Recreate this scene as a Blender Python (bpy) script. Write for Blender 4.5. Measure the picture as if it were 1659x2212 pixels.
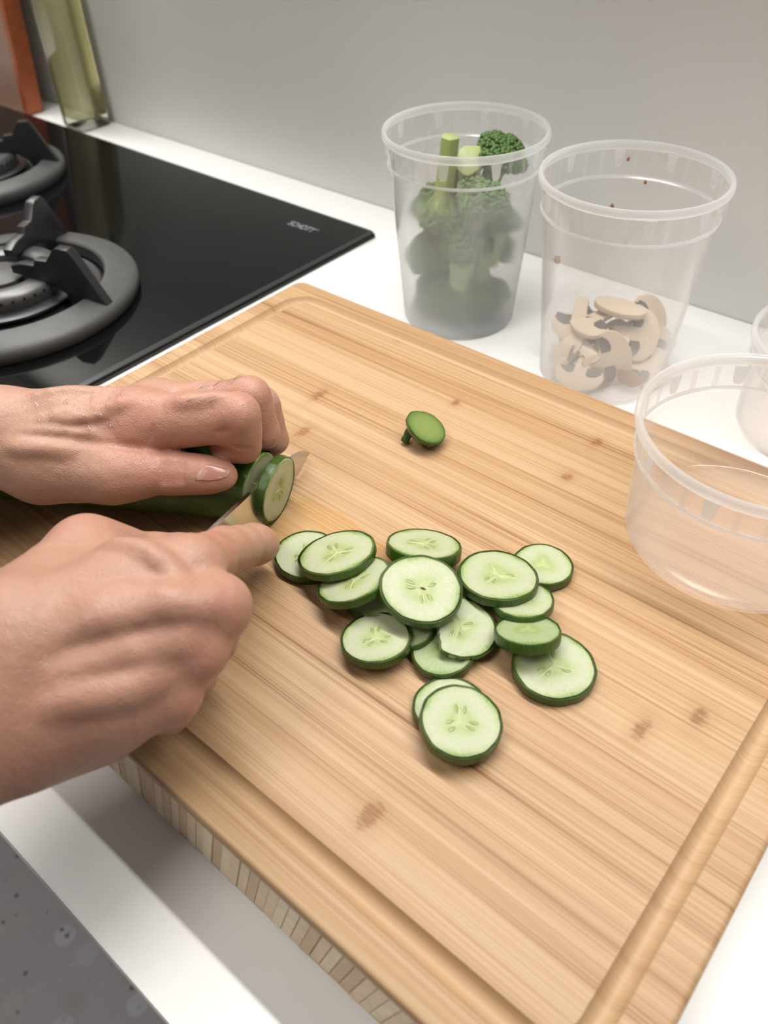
import bpy, bmesh, math, random
import numpy as np
from mathutils import Vector, Matrix

for o in list(bpy.data.objects):
    bpy.data.objects.remove(o)
scene = bpy.context.scene
COL = scene.collection
R = math.radians

# ------------------------------------------------------------------ camera
CAM = np.array([0.1975, -0.61368, 0.33336])
YAW, PITCH, ROLL, FPX = -0.72297, -0.74683, -0.03478, 1770.7
IW, IH = 1659, 2212
_f = np.array([math.sin(YAW) * math.cos(PITCH), math.cos(YAW) * math.cos(PITCH), math.sin(PITCH)])
_r = np.cross(_f, [0, 0, 1.0]); _r /= np.linalg.norm(_r)
_u = np.cross(_r, _f)
_r, _u = math.cos(ROLL) * _r + math.sin(ROLL) * _u, -math.sin(ROLL) * _r + math.cos(ROLL) * _u
cam_data = bpy.data.cameras.new('camera')
cam = bpy.data.objects.new('camera', cam_data)
COL.objects.link(cam)
cam.matrix_world = Matrix(((_r[0], _u[0], -_f[0], CAM[0]), (_r[1], _u[1], -_f[1], CAM[1]),
                           (_r[2], _u[2], -_f[2], CAM[2]), (0, 0, 0, 1)))
cam_data.sensor_fit = 'VERTICAL'
cam_data.sensor_height = 36
cam_data.sensor_width = 27
cam_data.lens = FPX / IH * 36
cam_data.clip_start = 0.01
cam_data.dof.use_dof = True
cam_data.dof.focus_distance = 0.41
cam_data.dof.aperture_fstop = 10.0
scene.camera = cam

# ------------------------------------------------------------------ world, lamps, exposure
scene.view_settings.view_transform = 'Standard'
scene.view_settings.look = 'None'
scene.view_settings.gamma = 1
scene.view_settings.use_curve_mapping = False
scene.view_settings.exposure = 0.1
scene.cycles.transparent_max_bounces = 32
scene.cycles.max_bounces = 6
scene.cycles.diffuse_bounces = 3
scene.cycles.glossy_bounces = 3
scene.cycles.transmission_bounces = 6
world = bpy.data.worlds.new('room_light')
scene.world = world
world.use_nodes = True
world.node_tree.nodes['Background'].inputs[0].default_value = (1.0, 0.97, 0.94, 1)
world.node_tree.nodes['Background'].inputs[1].default_value = 0.13


def area_lamp(name, loc, direction, sx, sy, power, color=(1, 1, 1), spread=180):
    l = bpy.data.lights.new(name, 'AREA')
    l.shape = 'RECTANGLE'
    l.size, l.size_y = sx, sy
    l.energy = power
    l.color = color
    l.spread = R(spread)
    o = bpy.data.objects.new(name, l)
    COL.objects.link(o)
    o.location = loc
    d = Vector(direction).normalized()
    o.rotation_euler = d.to_track_quat('-Z', 'Y').to_euler()
    return o


# LED strip under the added wall cabinets, tilted away from the wall; unseen fill lamp added over the cooktop
area_lamp('cabinet_strip_lamp', (-0.3, -0.24, 0.71), (0, -0.2, -1.0), 1.8, 0.024, 6.6, (1.0, 0.975, 0.945), 115)
area_lamp('front_fill_lamp', (-0.3, -1.45, 1.7), (0.1, 0.6, -0.8), 0.6, 0.6, 13.5, (1.0, 0.95, 0.90), 180)  # unseen room fill, added to lift the shadows and front faces
area_lamp('left_fill_lamp', (-1.05, -0.12, 0.71), (0.0, 0.1, -1), 0.25, 0.10, 2.1, (1.0, 0.98, 0.92), 170)

TB = 0.0487           # top of the cutting board above the worktop


def at(px, py, z):
    d = _f + (px - IW / 2) / FPX * _r - (py - IH / 2) / FPX * _u
    return CAM + d * ((z - CAM[2]) / d[2])


# ------------------------------------------------------------------ helpers
def tag(o, label=None, cat=None, group=None, kind=None):
    if label: o['label'] = label
    if cat: o['category'] = cat
    if group: o['group'] = group
    if kind: o['kind'] = kind
    return o


def empty(name, loc=(0, 0, 0), label=None, cat=None, group=None):
    o = bpy.data.objects.new(name, None)
    o.empty_display_size = 0.01
    COL.objects.link(o)
    o.location = loc
    return tag(o, label, cat, group)


def link(name, me, parent=None):
    o = bpy.data.objects.new(name, me)
    COL.objects.link(o)
    if parent is not None:
        o.parent = parent
    return o


def mk(name, verts, faces, mat=None, smooth=True):
    me = bpy.data.meshes.new(name)
    me.from_pydata([tuple(map(float, v)) for v in verts], [], [tuple(int(i) for i in f) for f in faces])
    if smooth:
        me.polygons.foreach_set('use_smooth', [True] * len(me.polygons))
    if mat: me.materials.append(mat)
    me.update()
    return me


def auto_smooth(me, ang=35):
    me.polygons.foreach_set('use_smooth', [True] * len(me.polygons))
    bm = bmesh.new(); bm.from_mesh(me)
    for e in bm.edges:
        e.smooth = not (len(e.link_faces) == 2 and e.calc_face_angle(0) > R(ang))
    bm.to_mesh(me); bm.free()


def fix_normals(me):
    bm = bmesh.new(); bm.from_mesh(me)
    bmesh.ops.recalc_face_normals(bm, faces=bm.faces)
    bm.to_mesh(me); bm.free()


def box_me(name, x0, x1, y0, y1, z0, z1, mat, bev=0.0, seg=2):
    bm = bmesh.new()
    vs = [bm.verts.new((x, y, z)) for x in (x0, x1) for y in (y0, y1) for z in (z0, z1)]
    for f in ((0, 1, 3, 2), (4, 6, 7, 5), (0, 4, 5, 1), (2, 3, 7, 6), (0, 2, 6, 4), (1, 5, 7, 3)):
        bm.faces.new([vs[i] for i in f])
    bmesh.ops.recalc_face_normals(bm, faces=bm.faces)
    if bev:
        bmesh.ops.bevel(bm, geom=bm.edges[:], offset=bev, segments=seg, profile=0.6, affect='EDGES')
    me = bpy.data.meshes.new(name)
    bm.to_mesh(me); bm.free()
    if mat: me.materials.append(mat)
    if bev: auto_smooth(me, 40)
    return me


def lathe_me(name, prof, mat, n=96, cap_start=False, cap_end=False, closed=False):
    vs, fs = [], []
    m = len(prof)
    for (r, z) in prof:
        for k in range(n):
            a = 2 * math.pi * k / n
            vs.append((r * math.cos(a), r * math.sin(a), z))
    for i in range(m if closed else m - 1):
        j = (i + 1) % m
        for k in range(n):
            k2 = (k + 1) % n
            fs.append((i * n + k, i * n + k2, j * n + k2, j * n + k))
    if cap_start: fs.append(tuple(range(n - 1, -1, -1)))
    if cap_end: fs.append(tuple((m - 1) * n + k for k in range(n)))
    me = mk(name, vs, fs, mat)
    fix_normals(me)
    auto_smooth(me, 40)
    return me


def prism_me(name, pts, z0, z1, mat, bev=0.0, seg=2):
    """outline in XY extruded along Z"""
    bm = bmesh.new()
    lo = [bm.verts.new((x, y, z0)) for x, y in pts]
    hi = [bm.verts.new((x, y, z1)) for x, y in pts]
    n = len(pts)
    bm.faces.new(lo[::-1]); bm.faces.new(hi)
    for i in range(n):
        bm.faces.new((lo[i], lo[(i + 1) % n], hi[(i + 1) % n], hi[i]))
    bmesh.ops.recalc_face_normals(bm, faces=bm.faces)
    if bev:
        es = [e for e in bm.edges if abs(e.verts[0].co.z - e.verts[1].co.z) < 1e-7]
        bmesh.ops.bevel(bm, geom=es, offset=bev, segments=seg, profile=0.6, affect='EDGES')
    me = bpy.data.meshes.new(name)
    bm.to_mesh(me); bm.free()
    if mat: me.materials.append(mat)
    auto_smooth(me, 35)
    return me


def rrect(x0, x1, y0, y1, r, n=8):
    pts = []
    for cx_, cy_, a0 in ((x1 - r, y1 - r, 0), (x0 + r, y1 - r, 90), (x0 + r, y0 + r, 180), (x1 - r, y0 + r, 270)):
        for k in range(n + 1):
            a = R(a0 + 90 * k / n)
            pts.append((cx_ + r * math.cos(a), cy_ + r * math.sin(a)))
    return pts


# ------------------------------------------------------------------ materials
class NT:
    def __init__(s, name):
        s.m = bpy.data.materials.new(name)
        s.m.use_nodes = True
        s.t = s.m.node_tree
        s.t.nodes.clear()
        s.out = s.t.nodes.new('ShaderNodeOutputMaterial')

    def n(s, typ, ins=None, **kw):
        nd = s.t.nodes.new('ShaderNode' + typ)
        for k, v in kw.items():
            setattr(nd, k, v)
        if ins:
            for k, v in ins.items():
                sock = nd.inputs[k]
                if isinstance(v, bpy.types.NodeSocket):
                    s.t.links.new(v, sock)
                else:
                    sock.default_value = v
        return nd

    def math(s, op, a, b=None, clamp=False):
        nd = s.n('Math', {0: a} if b is None else {0: a, 1: b}, operation=op, use_clamp=clamp)
        return nd.outputs[0]

    def ramp(s, fac, stops, interp='LINEAR'):
        nd = s.n('ValToRGB', {0: fac})
        cr = nd.color_ramp
        cr.interpolation = interp
        while len(cr.elements) < len(stops): cr.elements.new(0.5)
        for e, (p, c) in zip(cr.elements, stops):
            e.position = p
            e.color = tuple(c) + (1,) if len(c) == 3 else c
        return nd.outputs[0]

    def mix(s, fac, a, b, blend='MIX'):
        nd = s.n('Mix', None, data_type='RGBA', blend_type=blend)
        for k, v in ((0, fac), (6, a), (7, b)):
            sock = nd.inputs[k]
            if isinstance(v, bpy.types.NodeSocket): s.t.links.new(v, sock)
            else: sock.default_value = v if not isinstance(v, tuple) or len(v) == 4 else v + (1,)
        return nd.outputs[2]

    def coords(s, scale=(1, 1, 1), rot=(0, 0, 0), kind='Object'):
        tc = s.n('TexCoord')
        mp = s.n('Mapping', {'Vector': tc.outputs[kind], 'Scale': scale, 'Rotation': rot})
        return mp.outputs[0]

    def noise(s, vec, scale, detail=2.0, rough=0.5):
        nd = s.n('TexNoise', {'Vector': vec, 'Scale': scale, 'Detail': detail, 'Roughness': rough})
        return nd.outputs[0]

    def bump(s, h, strength=0.3, dist=0.001):
        return s.n('Bump', {'Height': h, 'Strength': strength, 'Distance': dist}).outputs[0]

    def pbsdf(s, **ins):
        names = dict(color='Base Color', rough='Roughness', metal='Metallic', spec='Specular IOR Level', normal='Normal',
                     sss='Subsurface Weight', sssr='Subsurface Radius', ssss='Subsurface Scale', trans='Transmission Weight',
                     ior='IOR', coat='Coat Weight', coatr='Coat Roughness', alpha='Alpha', sheen='Sheen Weight')
        d = {}
        for k, v in ins.items():
            if k == 'color' and isinstance(v, tuple) and len(v) == 3: v = v + (1,)
            d[names[k]] = v
        return s.n('BsdfPrincipled', d).outputs[0]

    def done(s, shader):
        s.t.links.new(shader, s.out.inputs[0])
        return s.m


def plain(name, color, rough=0.5, var=0.06, scale=60, bump=0.0, **kw):
    t = NT(name)
    v = t.coords()
    n = t.noise(v, scale, 3)
    c = t.mix(n, tuple(max(0, x * (1 - var)) for x in color), tuple(min(1, x * (1 + var)) for x in color))
    args = dict(color=c, rough=rough, **kw)
    if bump:
        args['normal'] = t.bump(t.noise(v, scale * 6, 2), bump, 0.0005)
    return t.done(t.pbsdf(**args))


def mat_bamboo(name, nodes=(), wet=None, along='x', dark=1.0, contrast=1.0):
    t = NT(name)
    if along == 'x': s1, s2, s3 = (4, 820, 40), (1.2, 120, 10), (8, 2600, 100)
    else: s1, s2, s3 = (420, 5, 60), (75, 1.2, 10), (1500, 7, 200)
    lines = t.noise(t.coords(s1), 1.0, 3, 0.6)
    strips = t.noise(t.coords(s2), 1.0, 2, 0.5)
    fine = t.noise(t.coords(s3), 1.0, 2, 0.5)
    f = t.math('ADD', t.math('MULTIPLY', lines, 0.56), t.math('MULTIPLY', strips, 0.44))
    f = t.math('ADD', f, t.math('MULTIPLY', fine, 0.34))
    col = t.ramp(f, [(0.45, (0.180 * dark, 0.083 * dark, 0.029 * dark)), (0.53, (0.28 * dark, 0.149 * dark, 0.062 * dark)), (0.60, (0.365 * dark, 0.214 * dark, 0.102 * dark)),
                     (0.68, (0.418 * dark, 0.262 * dark, 0.135 * dark)), (0.80, (0.475 * dark, 0.322 * dark, 0.183 * dark))])
    if contrast < 1: col = t.mix(1 - contrast, col, (0.47, 0.315, 0.18, 1))
    # bamboo nodes: short broken dashes running across the grain
    tc = t.n('TexCoord').outputs['Object']
    mask = None
    for (nx, ny, wx, wy, rot) in nodes:
        mp = t.n('Mapping', {'Vector': tc, 'Location': (-nx, -ny, 0)})
        mp2 = t.n('Mapping', {'Vector': mp.outputs[0], 'Rotation': (0, 0, rot), 'Scale': (1 / wx, 1 / wy, 0)})
        ln = t.n('VectorMath', {0: mp2.outputs[0]}, operation='LENGTH').outputs['Value']
        k = t.n('MapRange', {0: ln, 1: 0.2, 2: 1.15, 3: 1.0, 4: 0.0}).outputs[0]
        mask = k if mask is None else t.math('MAXIMUM', mask, k)
    nrm_h = t.math('MULTIPLY', fine, 0.6)
    if mask is not None:
        dash = t.noise(t.coords((170, 1100, 1)), 1.0, 4, 0.75)
        dm = t.n('MapRange', {0: t.math('MULTIPLY', dash, mask), 1: 0.36, 2: 0.50, 3: 0.0, 4: 0.9}).outputs[0]
        col = t.mix(t.math('MULTIPLY', mask, 0.30), col, (0.30, 0.14, 0.048, 1))
        col = t.mix(t.math('MULTIPLY', dm, 0.8), col, (0.20, 0.085, 0.026, 1))
        nrm_h = t.math('ADD', nrm_h, t.math('MULTIPLY', dm, -0.8))
    rough = 0.48
    if wet is not None:
        wm = None
        for (wx_, wy_, rx, ry, rot) in wet:
            mp = t.n('Mapping', {'Vector': tc, 'Location': (-wx_, -wy_, 0)})
            mp2 = t.n('Mapping', {'Vector': mp.outputs[0], 'Rotation': (0, 0, rot), 'Scale': (1 / rx, 1 / ry, 0)})
            ln = t.n('VectorMath', {0: mp2.outputs[0]}, operation='LENGTH').outputs['Value']
            ln = t.math('ADD', ln, t.math('MULTIPLY', t.noise(tc, 160, 3), 0.7))
            k = t.n('MapRange', {0: ln, 1: 1.15, 2: 1.22, 3: 1.0, 4: 0.0}).outputs[0]
            wm = k if wm is None else t.math('MAXIMUM', wm, k)
        rough = t.n('MapRange', {0: wm, 1: 0, 2: 1, 3: 0.48, 4: 0.16}).outputs[0]
        col = t.mix(t.math('MULTIPLY', wm, 0.35), col, (0.52, 0.30, 0.10, 1))
    nm = t.bump(nrm_h, 0.25, 0.0004)
    return t.done(t.pbsdf(color=col, rough=rough, spec=0.35, normal=nm))


def mat_plastic(name, milky=0.10, refr=1.0, tlf=0.65, tint=(1, 1, 1), white=(0.93, 0.94, 0.95), rough=0.18, fog=0.0, fogrough=0.5, fogmilk=0.0, ztop=0.1):
    t = NT(name)
    tr = t.n('BsdfTransparent', {0: tint + (1,)}).outputs[0]
    base = tr
    if fog:
        rf = t.n('BsdfRefraction', {'Color': tint + (1,), 'Roughness': fogrough, 'IOR': 1.03}).outputs[0]
        tc = t.n('TexCoord').outputs['Object']
        z = t.n('SeparateXYZ', {0: tc}).outputs[2]
        nz = t.noise(tc, 45, 3)
        zz = t.math('ADD', z, t.math('MULTIPLY', t.math('SUBTRACT', nz, 0.5), 0.03))
        k = t.n('MapRange', {0: zz, 1: ztop - 0.012, 2: ztop + 0.006, 3: fog, 4: 0.0}).outputs[0]
        base = t.n('MixShader', {0: t.math('MULTIPLY', k, refr), 1: tr, 2: rf}).outputs[0]
    tl = t.n('BsdfTranslucent', {0: white + (1,)}).outputs[0]
    df = t.n('BsdfDiffuse', {0: white + (1,)}).outputs[0]
    milk = t.n('MixShader', {0: tlf, 1: df, 2: tl}).outputs[0]
    lw = t.n('LayerWeight', {0: 0.35}).outputs['Facing']
    mf = t.math('ADD', milky, t.math('MULTIPLY', t.math('POWER', lw, 2.5), 0.5), clamp=True)
    if fog:
        mf = t.math('ADD', mf, t.math('MULTIPLY', k, fogmilk), clamp=True)
    body = t.n('MixShader', {0: mf, 1: base, 2: milk}).outputs[0]
    fr = t.math('ADD', 0.03, t.math('MULTIPLY', t.math('POWER', t.n('LayerWeight', {0: 0.5}).outputs['Facing'], 5.0), 0.6))
    gl = t.n('BsdfGlossy', {0: (1, 1, 1, 1), 'Roughness': rough}).outputs[0]
    sh = t.n('MixShader', {0: fr, 1: body, 2: gl}).outputs[0]
    return t.done(sh)


def mat_cuke_flesh(name, seedy=1.0, green=0.0):
    t = NT(name)
    tc = t.n('TexCoord').outputs['Object']
    sx = t.n('SeparateXYZ', {0: tc})
    flat = t.n('CombineXYZ', {0: sx.outputs[0], 1: sx.outputs[1], 2: 0.0}).outputs[0]
    r = t.n('VectorMath', {0: flat}, operation='LENGTH').outputs['Value']
    ang = t.math('ARCTAN2', sx.outputs[1], sx.outputs[0])
    rr = t.math('ADD', r, t.math('MULTIPLY', t.math('SUBTRACT', t.noise(flat, 4, 3), 0.5), 0.22))
    c3 = t.math('COSINE', t.math('MULTIPLY', ang, 3.0))
    rr2 = t.math('ADD', rr, t.math('MULTIPLY', c3, -0.06))
    g = green
    col = t.ramp(rr2, [(0.05, (0.40 - .13 * g, 0.45 - .08 * g, 0.20 - .08 * g)), (0.28, (0.31 - .10 * g, 0.37 - .07 * g, 0.14 - .05 * g)),
                       (0.48, (0.39 - .15 * g, 0.43 - .09 * g, 0.25 - .12 * g)), (0.72, (0.41 - .18 * g, 0.435 - .11 * g, 0.29 - .17 * g)),
                       (0.86, (0.36 - .16 * g, 0.41 - .11 * g, 0.21 - .11 * g)), (0.985, (0.15 - .04 * g, 0.25 - .04 * g, 0.045))])
    # radial pale fibres
    fib = t.noise(t.n('CombineXYZ', {0: t.math('MULTIPLY', ang, 9.0), 1: t.math('MULTIPLY', r, 2.2), 2: 0.0}).outputs[0], 1.0, 3)
    col = t.mix(t.math('MULTIPLY', t.math('SUBTRACT', fib, 0.45), 0.6, True), col, (0.52, 0.56, 0.40, 1))
    spk = t.n('MapRange', {0: t.noise(flat, 45, 3, 0.7), 1: 0.55, 2: 0.72, 3: 0.0, 4: 0.55}).outputs[0]  # pale grain specks, with white glints put into the colour
    col = t.mix(spk, col, (0.58, 0.60, 0.46, 1))
    rayd = t.math('MULTIPLY', r, t.math('ABSOLUTE', t.math('SINE', t.math('MULTIPLY', ang, 1.5))))
    yl = t.math('MULTIPLY', t.n('MapRange', {0: rayd, 1: 0.012, 2: 0.045, 3: 1.0, 4: 0.0}).outputs[0], t.n('MapRange', {0: r, 1: 0.30, 2: 0.48, 3: seedy, 4: 0.0}).outputs[0])
    col = t.mix(t.math('MULTIPLY', yl, 0.8), col, (0.56, 0.60, 0.34, 1))
    # small dashes of green just inside the peel
    h = t.math('ADD', t.math('MULTIPLY', t.noise(flat, 26, 3), 0.6), t.math('MULTIPLY', t.noise(flat, 70, 2), 0.4))
    rel = t.math('MULTIPLY', t.math('ABSOLUTE', t.math('SINE', t.math('MULTIPLY', ang, 1.5))),
                 t.n('MapRange', {0: r, 1: 0.08, 2: 0.5, 3: seedy, 4: 0.0}).outputs[0])
    nm = t.bump(t.math('ADD', t.math('MULTIPLY', h, 0.5), t.math('ADD', t.math('MULTIPLY', rel, -0.6), t.math('MULTIPLY', yl, 0.8))), 0.6, 0.0009)
    return t.done(t.pbsdf(color=col, rough=0.24, spec=0.5, sss=0.35, sssr=(0.8, 1.0, 0.5), ssss=0.003, normal=nm))


def mat_cuke_skin(name):
    t = NT(name)
    v = t.coords()
    n = t.noise(t.coords((60, 60, 60)), 1.0, 3)
    sp = t.n('TexVoronoi', {'Vector': v, 'Scale': 140.0}).outputs['Distance']
    col = t.ramp(n, [(0.3, (0.020, 0.050, 0.004)), (0.6, (0.045, 0.098, 0.008)), (0.8, (0.09, 0.16, 0.018))])
    col = t.mix(t.n('MapRange', {0: sp, 1: 0.06, 2: 0.12, 3: 0.4, 4: 0.0}).outputs[0], col, (0.20, 0.30, 0.10, 1))
    nm = t.bump(t.noise(v, 300, 2), 0.15, 0.0006)
    return t.done(t.pbsdf(color=col, rough=0.27, spec=0.5, normal=nm))


def mat_skin(name, tone=1.0):
    t = NT(name)
    at_ = t.n('Attribute', None, attribute_name='skin_tone').outputs['Color']
    v = t.coords()
    n1 = t.noise(v, 90, 3)
    n2 = t.noise(v, 420, 2)
    col = t.mix(t.math('MULTIPLY', n1, 0.35), at_, (0.33, 0.145, 0.10, 1))
    col = t.mix(t.math('MULTIPLY', n2, 0.16), col, (0.52, 0.32, 0.23, 1))
    vor = t.n('TexVoronoi', {'Vector': v, 'Scale': 900.0}, feature='DISTANCE_TO_EDGE').outputs['Distance']
    h = t.math('ADD', t.math('MULTIPLY', vor, 0.6), t.math('MULTIPLY', t.noise(v, 230, 4), 1.2))
    nm = t.bump(h, 0.5, 0.0008)
    return t.done(t.pbsdf(color=col, rough=0.42, spec=0.42, sss=0.22, sssr=(1.0, 0.35, 0.2), ssss=0.0025, normal=nm))


M = {}
M['wall'] = plain('wall_paint', (0.62, 0.615, 0.592), 0.45, 0.015, 12)
M['counter'] = plain('white_worktop', (0.86, 0.86, 0.845), 0.38, 0.01, 30, 0.04)
M['cab_white'] = plain('white_cabinet', (0.6, 0.59, 0.57), 0.5)
M['cab'] = plain('dark_cabinet_front', (0.045, 0.04, 0.04), 0.5)
M['glass_black'] = plain('black_ceramic_glass', (0.004, 0.004, 0.0042), 0.05, 0.02, 20, spec=0.24)
M['glass_edge'] = plain('lightened_glass_edge', (0.03, 0.033, 0.034), 0.3, 0.05, 40, spec=0.5)  # grey lightened to stand for the bright counter reflected in the bevel
M['gasket'] = plain('black_seal', (0.006, 0.006, 0.006), 0.6)
M['print'] = plain('grey_print', (0.30, 0.33, 0.35), 0.4, 0.05)
M['iron'] = plain('cast_iron', (0.062, 0.062, 0.062), 0.5, 0.25, 120, 0.35, spec=0.5)
M['iron2'] = plain('matt_black_enamel', (0.016, 0.016, 0.017), 0.36, 0.15, 60, 0.1)
M['burner'] = plain('grey_burner_metal', (0.11, 0.11, 0.11), 0.4, 0.15, 60, 0.1, metal=0.5)
M['black'] = plain('black_hole', (0.003, 0.003, 0.003), 0.8)
M['steel'] = plain('knife_steel', (0.62, 0.62, 0.62), 0.22, 0.04, 200, 0.03, metal=1.0)
M['handle'] = plain('black_handle', (0.012, 0.012, 0.012), 0.4)
M['peel'] = mat_cuke_skin('cucumber_peel')
M['flesh'] = mat_cuke_flesh('cucumber_flesh')
M['flesh_plain'] = mat_cuke_flesh('cucumber_flesh_plain', 0.25)
M['flesh_green'] = mat_cuke_flesh('cucumber_flesh_green', 0.1, 0.55)
M['flesh_end'] = mat_cuke_flesh('cucumber_flesh_end', 0.0, 1.0)
M['seed'] = plain('cucumber_seed', (0.25, 0.31, 0.11), 0.22, 0.12, 300, 0.1, sss=0.3, sssr=(0.8, 1, 0.5), ssss=0.002)
M['split'] = plain('dark_split', (0.006, 0.01, 0.002), 0.6)
M['plastic'] = mat_plastic('clear_plastic', 0.07)
M['plastic_fog'] = mat_plastic('misted_plastic', 0.06, fog=0.55, fogrough=0.5, fogmilk=0.20, ztop=0.116)
M['plastic_mist'] = mat_plastic('lightly_misted_plastic', 0.075, fog=0.5, refr=0.0, fogmilk=0.22, ztop=0.052, white=(0.92, 0.88, 0.85))
M['plastic_rim'] = mat_plastic('plastic_rim', 0.42, tlf=0.78, white=(0.98, 0.99, 1.0))
M['plastic_low'] = mat_plastic('clear_plastic_tub', 0.09, tint=(1.0, 0.985, 0.975))
M['floret'] = plain('broccoli_buds', (0.085, 0.165, 0.040), 0.55, 0.6, 350, 0.3)
M['stalk'] = plain('broccoli_stalk', (0.26, 0.34, 0.115), 0.4, 0.2, 90, 0.1, sss=0.15, ssss=0.003)
M['stalk_cut'] = plain('broccoli_cut_face', (0.36, 0.43, 0.18), 0.4, 0.12, 120, 0.1)
M['mush'] = plain('mushroom_flesh', (0.50, 0.395, 0.29), 0.5, 0.12, 90, 0.1)
M['mush_skin'] = plain('mushroom_cap_skin', (0.55, 0.42, 0.30), 0.5, 0.3, 120, 0.1)
M['gill'] = plain('mushroom_gills', (0.06, 0.042, 0.034), 0.5, 0.5, 300, 0.4)
M['mush_brown'] = plain('browned_mushroom', (0.24, 0.11, 0.045), 0.4, 0.35, 150, 0.2)
M['redwood'] = plain('brown_wood', (0.34, 0.20, 0.145), 0.45, 0.3, 30, 0.1)
M['edge_red'] = plain('orange_red_wood_edge', (0.36, 0.085, 0.022), 0.45, 0.3, 70, 0.1)
M['cap'] = plain('bottle_cap', (0.03, 0.03, 0.03), 0.4)
M['water'] = None


def _glass():
    t = NT('bottle_glass')
    fr = t.n('Fresnel', {0: 1.5}).outputs[0]
    tr = t.n('BsdfTransparent', {0: (0.96, 0.97, 0.92, 1)}).outputs[0]
    rf = t.n('BsdfRefraction', {0: (0.97, 0.98, 0.93, 1), 'IOR': 1.25, 'Roughness': 0.0}).outputs[0]
    gl = t.n('BsdfGlossy', {0: (1, 1, 1, 1), 'Roughness': 0.03}).outputs[0]
    a = t.n('MixShader', {0: 0.12, 1: tr, 2: rf}).outputs[0]
    M['glass'] = t.done(t.n('MixShader', {0: fr, 1: a, 2: gl}).outputs[0])
    t = NT('pale_yellow_oil')
    tr = t.n('BsdfTransparent', {0: (0.975, 0.96, 0.80, 1)}).outputs[0]
    rf = t.n('BsdfRefraction', {0: (0.97, 0.955, 0.79, 1), 'IOR': 1.12, 'Roughness': 0.02}).outputs[0]
    df = t.n('BsdfTranslucent', {0: (0.85, 0.82, 0.52, 1)}).outputs[0]
    a = t.n('MixShader', {0: 0.25, 1: tr, 2: rf}).outputs[0]
    M['oil'] = t.done(t.n('MixShader', {0: 0.16, 1: a, 2: df}).outputs[0])
    t = NT('water_film')
    fr = t.math('POWER', t.n('LayerWeight', {0: 0.5}).outputs['Facing'], 3.0)
    tr = t.n('BsdfTransparent', {0: (0.97, 0.97, 0.97, 1)}).outputs[0]
    gl = t.n('BsdfGlossy', {0: (1, 1, 1, 1), 'Roughness': 0.03}).outputs[0]
    M['water'] = t.done(t.n('MixShader', {0: t.math('ADD', fr, 0.06), 1: tr, 2: gl}).outputs[0])


_glass()


def _terrazzo():
    t = NT('grey_terrazzo')
    v = t.coords()
    a = t.n('TexVoronoi', {'Vector': v, 'Scale': 20.0, 'Randomness': 1.0})
    b = t.n('TexVoronoi', {'Vector': v, 'Scale': 60.0, 'Randomness': 1.0})
    m1 = t.n('MapRange', {0: a.outputs['Distance'], 1: 0.30, 2: 0.34, 3: 0.9, 4: 0.0}).outputs[0]
    m2 = t.n('MapRange', {0: b.outputs['Distance'], 1: 0.2, 2: 0.24, 3: 0.8, 4: 0.0}).outputs[0]
    base = t.mix(t.noise(v, 9, 3), (0.50, 0.485, 0.50), (0.60, 0.58, 0.60))
    ca = t.ramp(t.n('SeparateColor', {0: a.outputs['Color']}).outputs[0], [(0.0, (0.64, 0.60, 0.57)), (0.4, (0.5, 0.48, 0.49)), (0.7, (0.70, 0.70, 0.76)), (1.0, (0.48, 0.40, 0.34))])
    cb = t.ramp(t.n('SeparateColor', {0: b.outputs['Color']}).outputs[1], [(0.0, (0.10, 0.10, 0.11)), (0.12, (0.12, 0.12, 0.13)), (0.2, (0.55, 0.53, 0.54)), (1.0, (0.62, 0.60, 0.62))])
    c = t.mix(m1, base, ca)
    c = t.mix(m2, c, cb)
    M['floor'] = t.done(t.pbsdf(color=c, rough=0.5))


_terrazzo()

# ------------------------------------------------------------------ the setting
def struct(name, me):
    return tag(link(name, me), kind='structure')


struct('floor', box_me('floor', -2.6, 1.6, -2.2, 0.0, -0.95, -0.90, M['floor']))
struct('wall_back', box_me('wall_back', -2.6, 1.6, 0.0, 0.05, -0.90, 1.6, M['wall']))

ct = tag(link('countertop', box_me('countertop', -1.9, 1.2, -0.5993, -0.0005, -0.016, 0.0, M['counter'], 0.0015)),
         'white countertop running along the grey back wall', 'countertop')

# base cabinet units under the worktop, dark fronts
for i, (x0, x1) in enumerate(((-1.3, -0.7), (-0.7, -0.1), (-0.1, 0.5), (0.5, 1.1))):
    c = empty('base_cabinet', ((x0 + x1) / 2, -0.3, -0.9), ['dark base cabinet under the far end of the cooktop', 'dark base cabinet under the cooktop by the board',
              'dark base cabinet under the bamboo cutting board', 'dark base cabinet beyond the right side of the board'][i], 'cabinet', 'base cabinets under the worktop')
    hw = (x1 - x0) / 2 - 0.001
    link('body', box_me('cabinet_body', -hw, hw, -0.245, 0.29, 0.1, 0.8835, M['cab']), c)
    link('plinth', box_me('plinth', -hw, hw, -0.21, -0.19, 0.0, 0.1, M['cab']), c)
    link('door', box_me('cabinet_door', -hw + 0.002, hw - 0.002, -0.263, -0.246, 0.105, 0.845, M['cab'], 0.001), c)

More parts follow.
